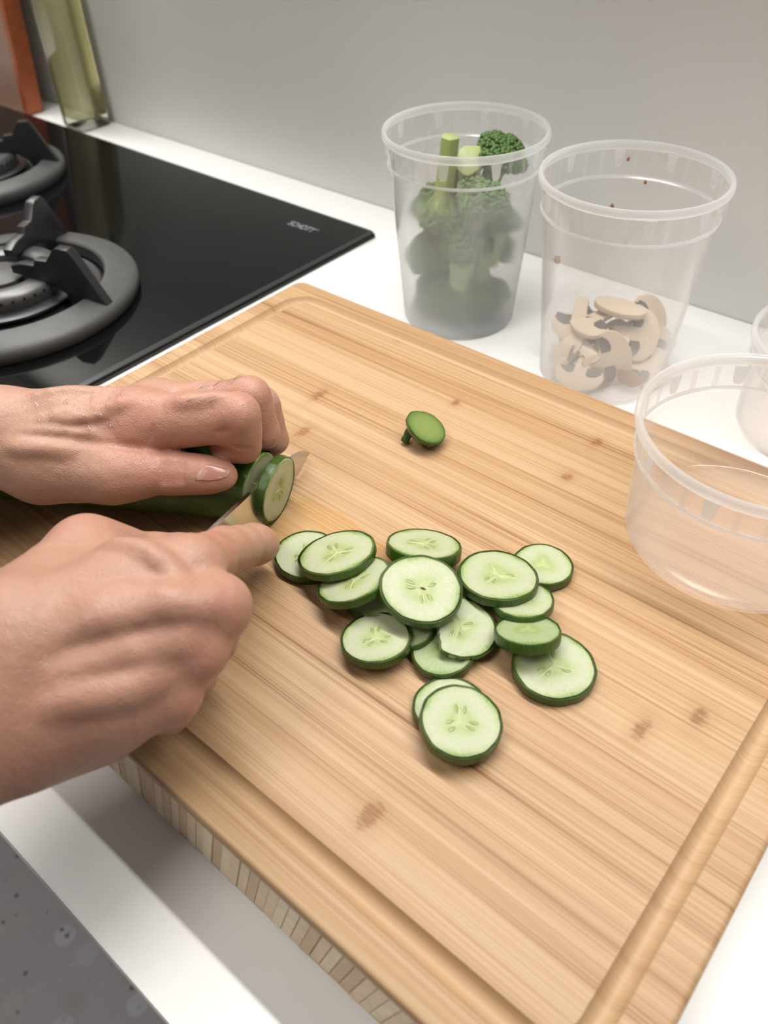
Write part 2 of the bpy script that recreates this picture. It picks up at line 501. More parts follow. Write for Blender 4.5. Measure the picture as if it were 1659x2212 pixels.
# unseen cabinets added over the worktop to shade the upper wall
for i, (x0, x1) in enumerate(((-1.46, -0.86), (-0.86, -0.26), (-0.26, 0.34), (0.34, 0.94))):
    c = empty('wall_cabinet', ((x0 + x1) / 2, -0.165, 0.73), ['unseen white cabinet added as shade over the oil bottle', 'unseen white cabinet added as shade over the cooktop corner',
              'unseen white cabinet added as shade over the tall containers', 'unseen white cabinet added as shade over the short container by the wall'][i], 'cabinet', 'unseen cabinets added to shade the wall')
    hw = (x1 - x0) / 2 - 0.001
    link('body', box_me('wall_cabinet_body', -hw, hw, -0.145, 0.164, 0.0, 0.70, M['cab_white']), c)
    link('strip_light_blocker', box_me('strip_light_blocker', -hw, hw, -0.052, -0.043, -0.082, 0.0, M['cab_white']), c)  # added blocker that keeps the strip's light off the upper wall
    link('door', box_me('shade_cabinet_door', -hw + 0.001, hw - 0.001, -0.165, -0.146, 0.0, 0.70, M['cab_white'], 0.001), c)

# ------------------------------------------------------------------ cutting board
BX0, BX1, BY0, BY1 = -0.2180, 0.2107, -0.5518, -0.2272
bc = ((BX0 + BX1) / 2, (BY0 + BY1) / 2)
board = empty('cutting_board', (bc[0], bc[1], 0), 'bamboo cutting board with a juice groove lying beside the cooktop', 'cutting board')
hx, hy = (BX1 - BX0) / 2, (BY1 - BY0) / 2
nodes_px = [(865, 735, .006, .006), (690, 853, .008, .017), (985, 870, .006, .008), (1290, 955, .007, .010), (655, 932, .008, .014),
            (1225, 1030, .007, .009), (1385, 1575, .007, .014), (1510, 1550, .008, .012), (800, 1762, .009, .014), (310, 1100, .008, .012),
            (360, 762, .004, .004), (1690, 1690, .006, .012)]
nodes = []
for px, py, wx, wy in nodes_px:
    q = at(px, py, TB)
    nodes.append((q[0] - bc[0], q[1] - bc[1], wx, wy, R(8)))
wets = []
for px, py, rx, ry in ((700, 1125, .030, .012), (760, 1170, .035, .010), (610, 1150, .016, .016)):
    q = at(px, py, TB)
    wets.append((q[0] - bc[0], q[1] - bc[1], rx, ry, R(-20)))
M['bamboo_top'] = mat_bamboo('bamboo_top', nodes, wets)
M['bamboo_groove'] = mat_bamboo('bamboo_groove', contrast=0.45)
M['bamboo_layer'] = mat_bamboo('bamboo_layer', dark=0.95)
M['bamboo_end'] = plain('bamboo_end_grain', (0.78, 0.62, 0.43), 0.6, 0.2, 180, 0.3)
M['bamboo_end2'] = plain('bamboo_end_grain_darker', (0.66, 0.49, 0.31), 0.6, 0.2, 180, 0.3)


def board_top():
    ZL = 0.0425
    rings = []
    def rr(x0, x1, y0, y1, r, z):
        return [(x, y, z) for x, y in rrect(x0, x1, y0, y1, r, 8)]
    R0 = 0.007
    rings.append(rr(-hx + .0006, hx - .0006, -hy + .0006, hy - .0006, R0, ZL))
    rings.append(rr(-hx, hx, -hy, hy, R0, ZL + .0012))
    fr = 0.0025
    for k in range(6):
        a = R(90 * k / 5)
        d = fr * (1 - math.cos(a))
        rings.append(rr(-hx + d, hx - d, -hy + d, hy - d, R0, TB - fr + fr * math.sin(a)))
    # groove: outer loop
    gx0, gx1, gy0, gy1 = -0.2048 - bc[0], 0.1967 - bc[0], -0.5392 - bc[1], -0.2405 - bc[1]
    gw, gd = 0.0095, 0.0042
    for k in range(10):
        s = k / 9
        d = gw * s
        z = TB - gd * math.sin(math.pi * s) ** 0.75
        rings.append(rr(gx0 + d, gx1 - d, gy0 + d, gy1 - d, max(0.003, 0.020 - d), z))
    n = len(rings[0])
    vs = [v for r_ in rings for v in r_]
    fs = []
    for i in range(len(rings) - 1):
        for k in range(n):
            k2 = (k + 1) % n
            fs.append((i * n + k, i * n + k2, (i + 1) * n + k2, (i + 1) * n + k))
    fs.append(tuple((len(rings) - 1) * n + k for k in range(n)))
    fs.append(tuple(range(n - 1, -1, -1)))
    me = mk('board_top', vs, fs, M['bamboo_top'])
    me.materials.append(M['bamboo_groove'])
    mi = [0] * len(fs)
    for i in range(8, 17):
        for k in range(n):
            mi[i * n + k] = 1
    me.polygons.foreach_set('material_index', mi)
    fix_normals(me)
    auto_smooth(me, 42)
    return me


link('top_layer', board_top(), board)
link('bottom_layer', box_me('board_bottom', -hx + 0.001, hx - 0.001, -hy + 0.001, hy - 0.001, 0.0, 0.0035, M['bamboo_layer'], 0.0008), board)
random.seed(5)
M['bamboo_end3'] = plain('bamboo_end_grain_pale', (0.84, 0.70, 0.50), 0.6, 0.2, 180, 0.3)


def clip_x(poly, lim, sgn):
    out = []
    for i in range(len(poly)):
        p_, q_ = poly[i], poly[(i + 1) % len(poly)]
        a_, b_ = sgn * (p_[0] - lim), sgn * (q_[0] - lim)
        if a_ <= 0: out.append(p_)
        if (a_ < 0 < b_) or (b_ < 0 < a_):
            t_ = a_ / (a_ - b_)
            out.append((p_[0] + (q_[0] - p_[0]) * t_, p_[1] + (q_[1] - p_[1]) * t_))
    return out


# slanted core strips running from front to back, their ends showing on the front edge
SW, SZ0, SZ1, LEAN = 0.0050, 0.0036, 0.0425, 0.28
xk = -hx + 0.001
while xk < hx + (SZ1 - SZ0) * LEAN:
    sh = (SZ1 - SZ0) * LEAN
    poly = [(xk - sh + .00015, SZ0), (xk + SW - sh - .00015, SZ0), (xk + SW - .00015, SZ1), (xk + .00015, SZ1)]
    poly = clip_x(clip_x(poly, hx - 0.0012, 1), -hx + 0.0012, -1)
    xk += SW
    if len(poly) < 3: continue
    m_ = random.choice([M['bamboo_end'], M['bamboo_end'], M['bamboo_end2'], M['bamboo_end3']])
    yo = -hy + 0.0001 + random.uniform(0, 0.0007)
    n_ = len(poly)
    vs = [(x, yo, z) for x, z in poly] + [(x, hy - 0.0012, z) for x, z in poly]
    fs = [tuple(range(n_))[::-1], tuple(range(n_, 2 * n_))] + [(i, (i + 1) % n_, n_ + (i + 1) % n_, n_ + i) for i in range(n_)]
    me = mk('core_strip', vs, fs, m_, False)
    fix_normals(me)
    link('strip', me, board)

# ------------------------------------------------------------------ gas cooktop
HX1, HYB = -0.2907, -0.0570
HX0, HY0 = -1.04, -0.5650
hc = ((HX0 + HX1) / 2, (HY0 + HYB) / 2)
hob = empty('gas_cooktop', (hc[0], hc[1], 0), 'black glass gas cooktop let into the white worktop', 'cooktop')
a, b = (HX1 - HX0) / 2, (HYB - HY0) / 2
link('seal', prism_me('hob_seal', rrect(-a + .0, a - .0, -b, b, 0.004), 0.0002, 0.0030, M['gasket']), hob)


def hob_glass():
    rings = []
    for d, z in ((0.0006, 0.0030), (0.0, 0.0036), (0.0004, 0.0048), (0.0012, 0.0056), (0.0026, 0.0062), (0.0042, 0.0065)):
        rings.append([(x, y, z) for x, y in rrect(-a + d, a - d, -b + d, b - d, 0.006, 6)])
    n = len(rings[0]); vs = [v for r_ in rings for v in r_]; fs = []
    for i in range(len(rings) - 1):
        for k in range(n):
            fs.append((i * n + k, i * n + (k + 1) % n, (i + 1) * n + (k + 1) % n, (i + 1) * n + k))
    fs.append(tuple((len(rings) - 1) * n + k for k in range(n))); fs.append(tuple(range(n - 1, -1, -1)))
    me = mk('hob_glass', vs, fs, M['glass_black']); me.materials.append(M['glass_edge'])
    mi = [0] * len(fs)
    for i in range(2 * n, 5 * n): mi[i] = 1
    me.polygons.foreach_set('material_index', mi); fix_normals(me); auto_smooth(me, 50)
    return me


link('glass_panel', hob_glass(), hob)


def text_mesh(body, size, mat, extrude=0.0001):
    cu = bpy.data.curves.new('lettering', 'FONT')
    cu.body = body; cu.size = size; cu.extrude = extrude
    cu.space_character = 1.0
    o = bpy.data.objects.new('lettering_tmp', cu)
    COL.objects.link(o)
    dg = bpy.context.evaluated_depsgraph_get()
    me = bpy.data.meshes.new_from_object(o.evaluated_get(dg))
    bpy.data.objects.remove(o)
    me.materials.clear(); me.materials.append(mat)
    xs = [v.co.x for v in me.vertices]
    return me, min(xs), max(xs)


me, x0, x1 = text_mesh('SCHOTT', 0.012, M['print'])
o = link('printed_lettering', me, hob)
s = 0.031 / (x1 - x0)
o.scale = (s, 1, 1)
o.location = (-0.3685 - hc[0], -0.0975 - hc[1], 0.0066)
ring = lathe_me('registered_ring', [(0.0009, 0), (0.0012, 0), (0.0012, .0001), (0.0009, .0001)], M['print'], 24, closed=True)
o = link('printed_mark', ring, hob); o.location = (-0.3350 - hc[0], -0.0900 - hc[1], 0.0066)


def fin_me(name, Ro, scale=1.0, mat=None):
    """radial pan support, outline in (radius, z), extruded sideways; outer foot at Ro"""
    k = scale
    pts = [(Ro + .001, 0.014), (Ro - .003 * k, .021), (Ro - .021 * k, 0.055), (Ro - .024 * k, 0.058), (Ro - .035 * k, 0.058), (Ro - .038 * k, .056),
           (Ro - .047 * k, 0.046), (Ro - .058 * k, 0.0455), (Ro - .061 * k, 0.0405), (Ro - .074 * k, 0.0400), (Ro - .084 * k, 0.0370), (Ro - .084 * k, 0.031), (Ro - .066 * k, 0.029),
           (Ro - .048 * k, 0.026), (Ro - .037 * k, 0.020), (Ro - .033 * k, 0.0115), (Ro - .024 * k, 0.0105), (Ro - .010 * k, 0.0105)]
    me = prism_me(name, pts, -0.0042, 0.0042, mat, 0.0011, 2)
    # XY -> (radius, z): rotate so that outline stands upright
    me.transform(Matrix(((1, 0, 0, 0), (0, 0, -1, 0), (0, 1, 0, 0), (0, 0, 0, 1))))
    me.update()
    return me


def burner(cx_, cy_, Ro, fins, label, names):
    k = Ro / 0.108
    z0 = 0.0066
    g = empty('pan_support', (cx_, cy_, z0), label + ' cast iron pan support ring with raised prongs' + names, 'pan support', 'pan supports on the cooktop')
    link('ring', lathe_me('support_ring', [(Ro * .795, 0.0), (Ro * .975, 0.0), (Ro * .995, 0.003), (Ro, 0.0085), (Ro * .985, 0.0115), (Ro * .955, 0.0135),
                                            (Ro * .80, 0.0165), (Ro * .765, 0.0165), (Ro * .75, 0.0150), (Ro * .745, 0.006)], M['iron'], 96, closed=True), g)
    fm = fin_me('prong', Ro * 0.955, k, M['iron2'])
    for a_ in fins:
        o = link('prong', fm, g); o.rotation_euler.z = R(a_); o.location.z = -0.002
    bn = empty('gas_burner', (cx_, cy_, z0), label + ' gas burner head with flame holes inside the support' + names, 'burner', 'burners on the cooktop')
    q = Ro
    link('drip_bowl', lathe_me('drip_bowl', [(q * .735, 0.0), (q * .735, 0.005), (q * .71, .0065), (q * .60, .0040), (q * .52, .0075), (q * .40, .0095), (q * .40, 0.0)], M['iron2'], 72, closed=True), bn)
    link('burner_base', lathe_me('burner_base', [(q * .40, .006), (q * .56, .0095), (q * .575, .0125), (q * .55, .0135), (q * .40, .0135)], M['iron2'], 72, closed=True), bn)
    link('flame_ring', lathe_me('flame_ring', [(q * .28, .0137), (q * .46, .0137), (q * .47, .0195), (q * .465, .0235), (q * .44, .0260), (q * .33, .0270), (q * .29, .0250), (q * .28, .020)], M['burner'], 96, closed=True), bn)
    hm = lathe_me('flame_hole', [(0.0012, -0.0004), (0.0012, 0.0006)], M['black'], 10, True, True)
    nh = 36
    for i in range(nh):
        an = 2 * math.pi * i / nh
        o = link('flame_hole', hm, bn)
        o.location = (q * .468 * math.cos(an), q * .468 * math.sin(an), 0.0212)
        o.rotation_euler = (0, R(90), an)
    link('burner_cap', lathe_me('burner_cap', [(q * .001, .0100), (q * .17, .0100), (q * .20, .018), (q * .195, .0235), (q * .16, .0255), (q * .001, .0262)], M['iron'], 64), bn)
    link('igniter', lathe_me('igniter', [(0.0015, .008), (0.0015, .020), (.0008, .0215)], M['burner'], 12, True, True), bn).location = (q * .255, q * .08, 0)
    return g


burner(-0.4487, -0.3448, 0.1084, (20, 118, 200, 298), 'large', ' next to the cutting board')
burner(-0.717, -0.2150, 0.0898, (48, 138, 228, 318), 'smaller', ' close to the oil bottle')

# ------------------------------------------------------------------ deli containers
def container(name, loc, H, rb, rt, label, cat, group, mbody, ntab=10, rot=0.0, band=0.0225):
    root = empty(name, loc, label, cat, group)
    root.rotation_euler.z = rot
    T = 0.0009
    zs = H - band
    rs = rb + (rt - 0.0035 - rb) * (zs / H)          # body radius below the step
    ru = rs + 0.0011
    re = rt - 0.0022
    prof = [(0.0005, 0.0022), (rb * .80, 0.0022), (rb * .86, 0.0006), (rb - .0035, 0.0), (rb - .0012, 0.0006), (rb, 0.0028),
            (rs, zs - .0012), (ru, zs + .0004), (re, H - .0062), (re, H - .0022),
            (re - T, H - .0022), (re - T, H - .0062), (ru - T, zs + .0004), (rs - T, zs - .0006), (rb - T, 0.0032), (rb - .0018, .0020), (rb - .0038, 0.0012),
            (rb * .86, 0.0016), (rb * .80, 0.0031), (0.0005, 0.0031)]
    me = lathe_me(name + '_body', prof, mbody, 96)
    link('body', me, root)
    rim = [(re - T, H - .0050), (re - .0002, H - .0056), (rt - .0010, H - .0054), (rt, H - .0042), (rt, H - .0012), (rt - .0008, H), (re + .0002, H), (re - T, H - .0008)]
    link('rim', lathe_me(name + '_rim', rim, M['plastic_rim'], 96, closed=True), root)
    sr = [(ru - .0002, zs - .0010), (ru + .0007, zs - .0006), (ru + .0009, zs + .0002), (ru + .0005, zs + .0010), (ru - .0002, zs + .0012)]
    link('step_ring', lathe_me(name + '_step', sr, M['plastic_rim'], 96, closed=True), root)
    tw, th_, td = 0.0036, 0.0105, 0.0008
    tab = prism_me(name + '_tab', [(-tw, H - .0062), (-tw * .72, H - .0062 - th_ + .002), (-tw * .4, H - .0062 - th_), (tw * .4, H - .0062 - th_), (tw * .72, H - .0062 - th_ + .002), (tw, H - .0062)],
                   0, td, M['plastic_rim'], 0.0003, 1)
    tab.transform(Matrix(((0, 0, 1, 0), (1, 0, 0, 0), (0, 1, 0, 0), (0, 0, 0, 1))))
    rdg = box_me(name + '_ridge', 0, 0.0005, -0.0014, 0.0014, zs + .001, H - .0062, M['plastic'])
    rr_ = (ru + re) / 2
    lean = math.atan2(re - ru, band - .006)
    for i in range(ntab):
        an = 2 * math.pi * i / ntab
        o = link('tab', tab, root)
        o.location = ((re - .0008) * math.cos(an), (re - .0008) * math.sin(an), 0); o.rotation_euler.z = an
        for q in (0.33, 0.67):
            a2 = an + 2 * math.pi / ntab * q
            o = link('ridge', rdg, root)
            o.location = ((ru + .0000) * math.cos(a2), (ru + .0000) * math.sin(a2), 0); o.rotation_euler.z = a2
    return root


C1, C2 = (-0.1460, -0.1251), (-0.0144, -0.1315)
C3 = (0.1383, -0.2886)
container('deli_container', (C1[0], C1[1], 0), 0.1425, 0.0435, 0.0585, 'tall misted plastic container packed with broccoli', 'container', 'plastic deli containers', M['plastic_fog'], rot=R(-45 + 12))
container('deli_container', (C2[0], C2[1], 0), 0.1425, 0.0435, 0.0585, 'tall clear plastic container holding sliced mushrooms at its bottom', 'container', 'plastic deli containers', M['plastic_mist'], rot=R(-45 - 8))
container('deli_container', (C3[0], C3[1], TB), 0.0665, 0.0525, 0.0585, 'short empty clear plastic container standing on the cutting board', 'container', 'plastic deli containers', M['plastic_low'], rot=R(-20), band=0.0185)
C4 = (0.1312, -0.1035)
container('deli_container', (C4[0], C4[1], 0), 0.0665, 0.0525, 0.0585, 'short plastic container on the worktop behind the empty one', 'container', 'plastic deli containers', M['plastic_low'], rot=R(10), band=0.0185)

# ------------------------------------------------------------------ cucumber slices
NS = 72


def outline(seed, chord=None):
    rnd = random.Random(seed)
    ph = [rnd.uniform(0, 6.28) for _ in range(4)]
    out = []
    for k in range(NS):
        an = 2 * math.pi * k / NS
        r_ = 1 + 0.012 * math.sin(2 * an + ph[0]) + 0.010 * math.sin(3 * an + ph[1]) + 0.005 * math.sin(9 * an + ph[2]) + 0.004 * math.sin(14 * an + ph[3])
        if chord:
            c = math.cos(an - chord[0])
            if c > 0.05:
                r_ = min(r_, (chord[1] + 0.015 * math.sin(an * 23)) / c)
        out.append(r_)
    return out


def slice_meshes(seed, h, mflesh, seedy=True, chord=None):
    """unit-radius slice, thickness h (in metres, unscaled in z), top face at z=0"""
    ol = outline(seed, chord)
    rnd = random.Random(seed + 99)
    fr = [0.0, 0.12, 0.25, 0.38, 0.5, 0.65, 0.8, 0.92, 0.975]
    vs, fs = [], []

    def zoff(f, an):
        w = max(0, 1 - f / 0.55)
        dz = -0.00035 * w * (0.4 + 0.6 * abs(math.sin(1.5 * an))) if seedy else -0.0001 * w
        return dz + 0.00008 * math.sin(5 * f * 7 + 3 * an + seed)
    rows = []
    for side in (0, 1):
        base = -h if side else 0.0
        sg = -1 if side else 1
        row = []
        c = len(vs); vs.append((0, 0, base + sg * zoff(0, 0)))
        for f in fr[1:]:
            ring_ = []
            for k in range(NS):
                an = 2 * math.pi * k / NS
                ring_.append(len(vs))
                vs.append((ol[k] * f * math.cos(an), ol[k] * f * math.sin(an), base + sg * zoff(f, an)))
            row.append(ring_)
        rows.append((c, row))
        for k in range(NS):
            k2 = (k + 1) % NS
            t = (c, row[0][k], row[0][k2])
            fs.append(t if not side else t[::-1])
        for i in range(len(row) - 1):
            for k in range(NS):
                k2 = (k + 1) % NS
                q = (row[i][k], row[i + 1][k], row[i + 1][k2], row[i][k2])
                fs.append(q if not side else q[::-1])
    # side wall of the flesh (under the peel)
    top, bot = rows[0][1][-1], rows[1][1][-1]
    for k in range(NS):
        k2 = (k + 1) % NS
        fs.append((top[k], bot[k], bot[k2], top[k2]))
    flesh = mk('slice_flesh', vs, fs, mflesh)
    # peel
    prof = [(0.972, -0.00002), (0.990, 0.00005), (1.0, -0.00035), (1.006, -h / 2), (1.0, -h + 0.00035), (0.990, -h - 0.00005), (0.972, -h + .00002)]
    vs, fs = [], []
    for f, z in prof:
        for k in range(NS):
            an = 2 * math.pi * k / NS
            keep = 1.0
            if chord and math.cos(an - chord[0]) > 0.05 and ol[k] < 0.985:
                keep = 0.0
            f2 = f if keep else min(f, 0.9755)
            vs.append((ol[k] * f2 * math.cos(an), ol[k] * f2 * math.sin(an), z if keep else max(min(z, -0.0003), -h + .0003)))
    m_ = len(prof)
    cut = [bool(chord) and ol[k] < 0.985 for k in range(NS)]
    for i in range(m_ - 1):
        for k in range(NS):
            k2 = (k + 1) % NS
            if cut[k] and cut[k2]: continue
            fs.append((i * NS + k, (i + 1) * NS + k, (i + 1) * NS + k2, i * NS + k2))
    peel = mk('slice_peel', vs, fs, M['peel'])
    return flesh, peel


def seed_mesh():
    vs, fs = [], []
    n, m_ = 16, 5
    for j in range(m_):
        f = 1 - j / (m_ - 1) * 0.999
        for k in range(n):
            an = 2 * math.pi * k / n
            x = math.cos(an); y = math.sin(an) * (0.60 + 0.40 * -math.cos(an) * 0.5) * 0.62
            vs.append((x * f, y * f, math.sqrt(max(0, 1 - f * f)) * 1.0))
    for j in range(m_ - 1):
        for k in range(n):
            fs.append((j * n + k, j * n + (k + 1) % n, (j + 1) * n + (k + 1) % n, (j + 1) * n + k))
    fs.append(tuple((m_ - 1) * n + k for k in range(n)))
    fs.append(tuple(range(n - 1, -1, -1)))
    return mk('seed', vs, fs, M['seed'])


SEED = seed_mesh()


def place_slice(name, c, r_, nrm, h, seed, label, group, mflesh, seedy=True, spin=0.0, chord=None, cat='cucumber slice'):
    root = empty(name, c, label, cat, group)
    n = Vector(nrm).normalized()
    q = Vector((0, 0, 1)).rotation_difference(n)
    root.rotation_mode = 'QUATERNION'
    from mathutils import Quaternion
    root.rotation_quaternion = q @ Quaternion((0, 0, 1), spin)
    fl, pe = slice_meshes(seed, h, mflesh, seedy, chord)
    sc = Matrix.Diagonal((r_, r_, 1, 1))
    o = link('flesh', fl, root); o.scale = (r_, r_, 1)
    o = link('peel', pe, root); o.scale = (r_, r_, 1)
    if seedy:
        rnd = random.Random(seed * 7 + 1)
        for k in range(3):
            base = k * 2 * math.pi / 3 + rnd.uniform(-.12, .12)
            for sgn in (-1, 1):
                if rnd.random() < 0.12: continue
                an = base + sgn * rnd.uniform(0.26, 0.36)
                d = rnd.uniform(0.26, 0.34) * r_
                s_ = link('seed', SEED, root)
                s_.location = (d * math.cos(an), d * math.sin(an), -0.00042)
                s_.scale = (0.150 * r_ * rnd.uniform(.85, 1.2), 0.150 * r_ * rnd.uniform(.8, 1.15), 0.00062)
                s_.rotation_euler.z = base + sgn * rnd.uniform(0.05, 0.25) + math.pi
    return root


#   x, y, z of the top face centre, radius, normal, thickness, flesh, seeds, spin, label
SL = [
    (-0.0125, -0.4324, 0.0532, 0.0159, (0.03, -0.01, 1.0), .0038, 'flesh', 1, 10, 'flat wet cucumber slice beside the tip of the right index finger'),
    (0.0036, -0.4282, 0.0617, 0.0184, (-0.274, 0.047, 0.961), .0038, 'flesh', 1, 35, 'tilted cucumber slice resting on the flat wet one by the index finger'),
    (0.0214, -0.4363, 0.0621, 0.0174, (-0.389, -0.017, 0.921), .0038, 'flesh', 1, 60, 'steeply tilted slice wedged under the slice next to the index finger'),
    (0.0302, -0.4316, 0.0540, 0.0142, (-0.1, 0.03, 0.99), .0038, 'flesh_plain', 0, 0, 'nearly hidden slice beneath the steep one, left of the topmost slice'),
    (0.0314, -0.3979, 0.0611, 0.0178, (-0.177, 0.342, 0.923), .0058, 'flesh', 1, 95, 'thick slice leaning away from the viewer behind the topmost slice'),
    (0.0517, -0.4258, 0.0682, 0.0183, (0.150, -0.02, 0.988), .0038, 'flesh', 1, 82, 'large topmost slice in the middle of the pile with a dark split centre'),
    (0.0697, -0.3929, 0.0611, 0.0183, (-0.064, 0.150, 0.987), .0042, 'flesh', 1, 25, 'large slice with three clear seed lobes beside the topmost one'),
    (0.0786, -0.3681, 0.0535, 0.0141, (-0.01, 0.04, 0.999), .0042, 'flesh_plain', 0, 0, 'small flat seedless slice at the edge of the pile towards the containers'),
    (0.0850, -0.3963, 0.0588, 0.0141, (-0.150, 0.167, 0.975), .0038, 'flesh_plain', 0, 0, 'small slice under the large three-lobed one, above the greenest slice'),
    (0.0974, -0.4116, 0.0620, 0.0141, (-0.272, 0.304, 0.913), .0047, 'flesh_green', 0, 0, 'greenish small slice tilted on the big slice by the board middle'),
    (0.1131, -0.4149, 0.0541, 0.0174, (0.03, -0.02, 1.0), .0047, 'flesh', 1, 20, 'big wet slice lying flat under the greenish tilted one'),
    (0.0725, -0.4253, 0.0578, 0.0165, (0.20, 0.05, 0.98), .0017, 'flesh', 1, 50, 'thin translucent slice with a straight broken edge under the topmost slice'),
    (0.0475, -0.4518, 0.0567, 0.0153, (-0.137, 0.029, 0.99), .0038, 'flesh_plain', 1, 15, 'slice with a small dark seed hole below the steeply tilted one'),
    (0.0522, -0.4376, 0.0546, 0.0131, (-0.12, -0.08, 0.99), .0034, 'flesh_green', 0, 0, 'mostly covered green slice tucked under the seed-hole slice'),
    (0.0725, -0.4375, 0.0536, 0.0137, (-0.05, 0.0, 1.0), .0038, 'flesh_green', 0, 0, 'seedless slice flat on the board beneath the thin translucent one'),
    (0.0914, -0.4576, 0.0528, 0.0150, (-0.004, 0.04, 1.0), .0034, 'flesh_plain', 0, 0, 'under slice of the separate pair in front of the pile'),
    (0.1006, -0.4631, 0.0584, 0.0164, (0.080, 0.040, 0.996), .0047, 'flesh_plain', 1, 130, 'upper slice of the separate pair in front of the pile'),
]
for i, (x, y, z, r_, n_, h_, fm, sd, sp, lab) in enumerate(SL):
    place_slice('cucumber_slice', (x, y, z), r_, n_, h_, 11 + i * 3, lab, 'cucumber slices', M[fm], bool(sd), R(sp),
                chord=(R(175), 0.62) if i == 11 else None)
    if i == 5:
        top = [o_ for o_ in bpy.data.objects if o_.get('label') == lab][0]
        o_ = link('split', prism_me('split', [(-.0022, .0001), (-.0006, .0005), (.0004, .0002), (.0004, -.0003), (-.0007, -.0005)], -.002, .0002, M['split']), top)
        o_.rotation_euler.z = R(120)


# ------------------------------------------------------------------ cucumber being cut
def seat_frame(n):
    n = Vector(n).normalized()
    return Vector((0, 0, 1)).rotation_difference(n)


CUT_N = Vector((math.cos(R(18.0)) * math.cos(R(-5.2)), math.sin(R(18.0)) * math.cos(R(-5.2)), math.sin(R(-5.2))))
CUT_C = Vector((-0.0441, -0.4178, 0.0665))
place_slice('cucumber_slice', CUT_C, 0.0174, CUT_N, 0.0045, 71, 'upright cucumber slice just coming off the knife blade', 'cucumber slices',
            M['flesh'], True, R(40))


CUKE, CUKE_R = [], []


def cucumber():
    root = empty('cucumber', (0, 0, 0), 'dark green cucumber with a cut end held under the left hand', 'cucumber')
    # axis from the cut face back to the far end
    c0 = np.array([-0.0543, -0.4222, 0.0672])
    pts = [c0, np.array([-0.0828, -0.4391, 0.0672]), np.array([-0.120, -0.4621, 0.0675]), np.array([-0.1665, -0.4907, 0.0675]),
           np.array([-0.2083, -0.5159, 0.0672]), np.array([-0.2333, -0.5318, 0.0665]), np.array([-0.2444, -0.5388, 0.066])]
    CUKE.extend(pts)
    rad = [0.0180, 0.0183, 0.0186, 0.0185, 0.0170, 0.0118, 0.004]
    CUKE_R.extend(rad)
    n = 64
    vs, fs = [], []
    # resample
    P_, Q_ = [], []
    for i in range(len(pts) - 1):
        for k in range(6):
            s_ = k / 6
            P_.append(pts[i] * (1 - s_) + pts[i + 1] * s_); Q_.append(rad[i] * (1 - s_) + rad[i + 1] * s_)
    P_.append(pts[-1]); Q_.append(rad[-1])
    m_ = len(P_)
    for i in range(m_):
        tn = P_[min(i + 1, m_ - 1)] - P_[max(i - 1, 0)]
        w = min(1, i / 8)
        tn = tn / np.linalg.norm(tn)
        cutd = -np.array(CUT_N)
        tn = tn * w + cutd * (1 - w)
        tn /= np.linalg.norm(tn)
        s1 = np.cross(tn, [0, 0, 1]); s1 /= np.linalg.norm(s1); s2 = np.cross(s1, tn)
        for k in range(n):
            an = 2 * math.pi * k / n
            rr_ = Q_[i] * (1 + 0.010 * math.sin(9 * an) + 0.006 * math.sin(5 * an + i * .6) + .004 * math.sin(3 * an + i * .3))
            vs.append(P_[i] + rr_ * (math.cos(an) * s1 + math.sin(an) * s2))
    for i in range(m_ - 1):
        for k in range(n):
            fs.append((i * n + k, i * n + (k + 1) % n, (i + 1) * n + (k + 1) % n, (i + 1) * n + k))
    fs.append(tuple((m_ - 1) * n + k for k in range(n)))
    me = mk('cucumber_peel', vs, fs, M['peel']); fix_normals(me)
    link('peel', me, root)
    # warts
    rnd = random.Random(3)
    wm = lathe_me('wart', [(0.0008, -0.0003), (0.0007, 0.0001), (0.0003, 0.0004), (0.00001, 0.00045)], M['peel'], 8)
    cf, _ = slice_meshes(44, 0.0012, M['flesh'], True)
    o = link('cut_face', cf, root)
    nrm = CUT_N
    o.rotation_mode = 'QUATERNION'
    o.rotation_quaternion = seat_frame(nrm)
    o.location = Vector(c0) + nrm * 0.0004
    o.scale = (0.0177, 0.0177, 1)
    return root


cucumber()


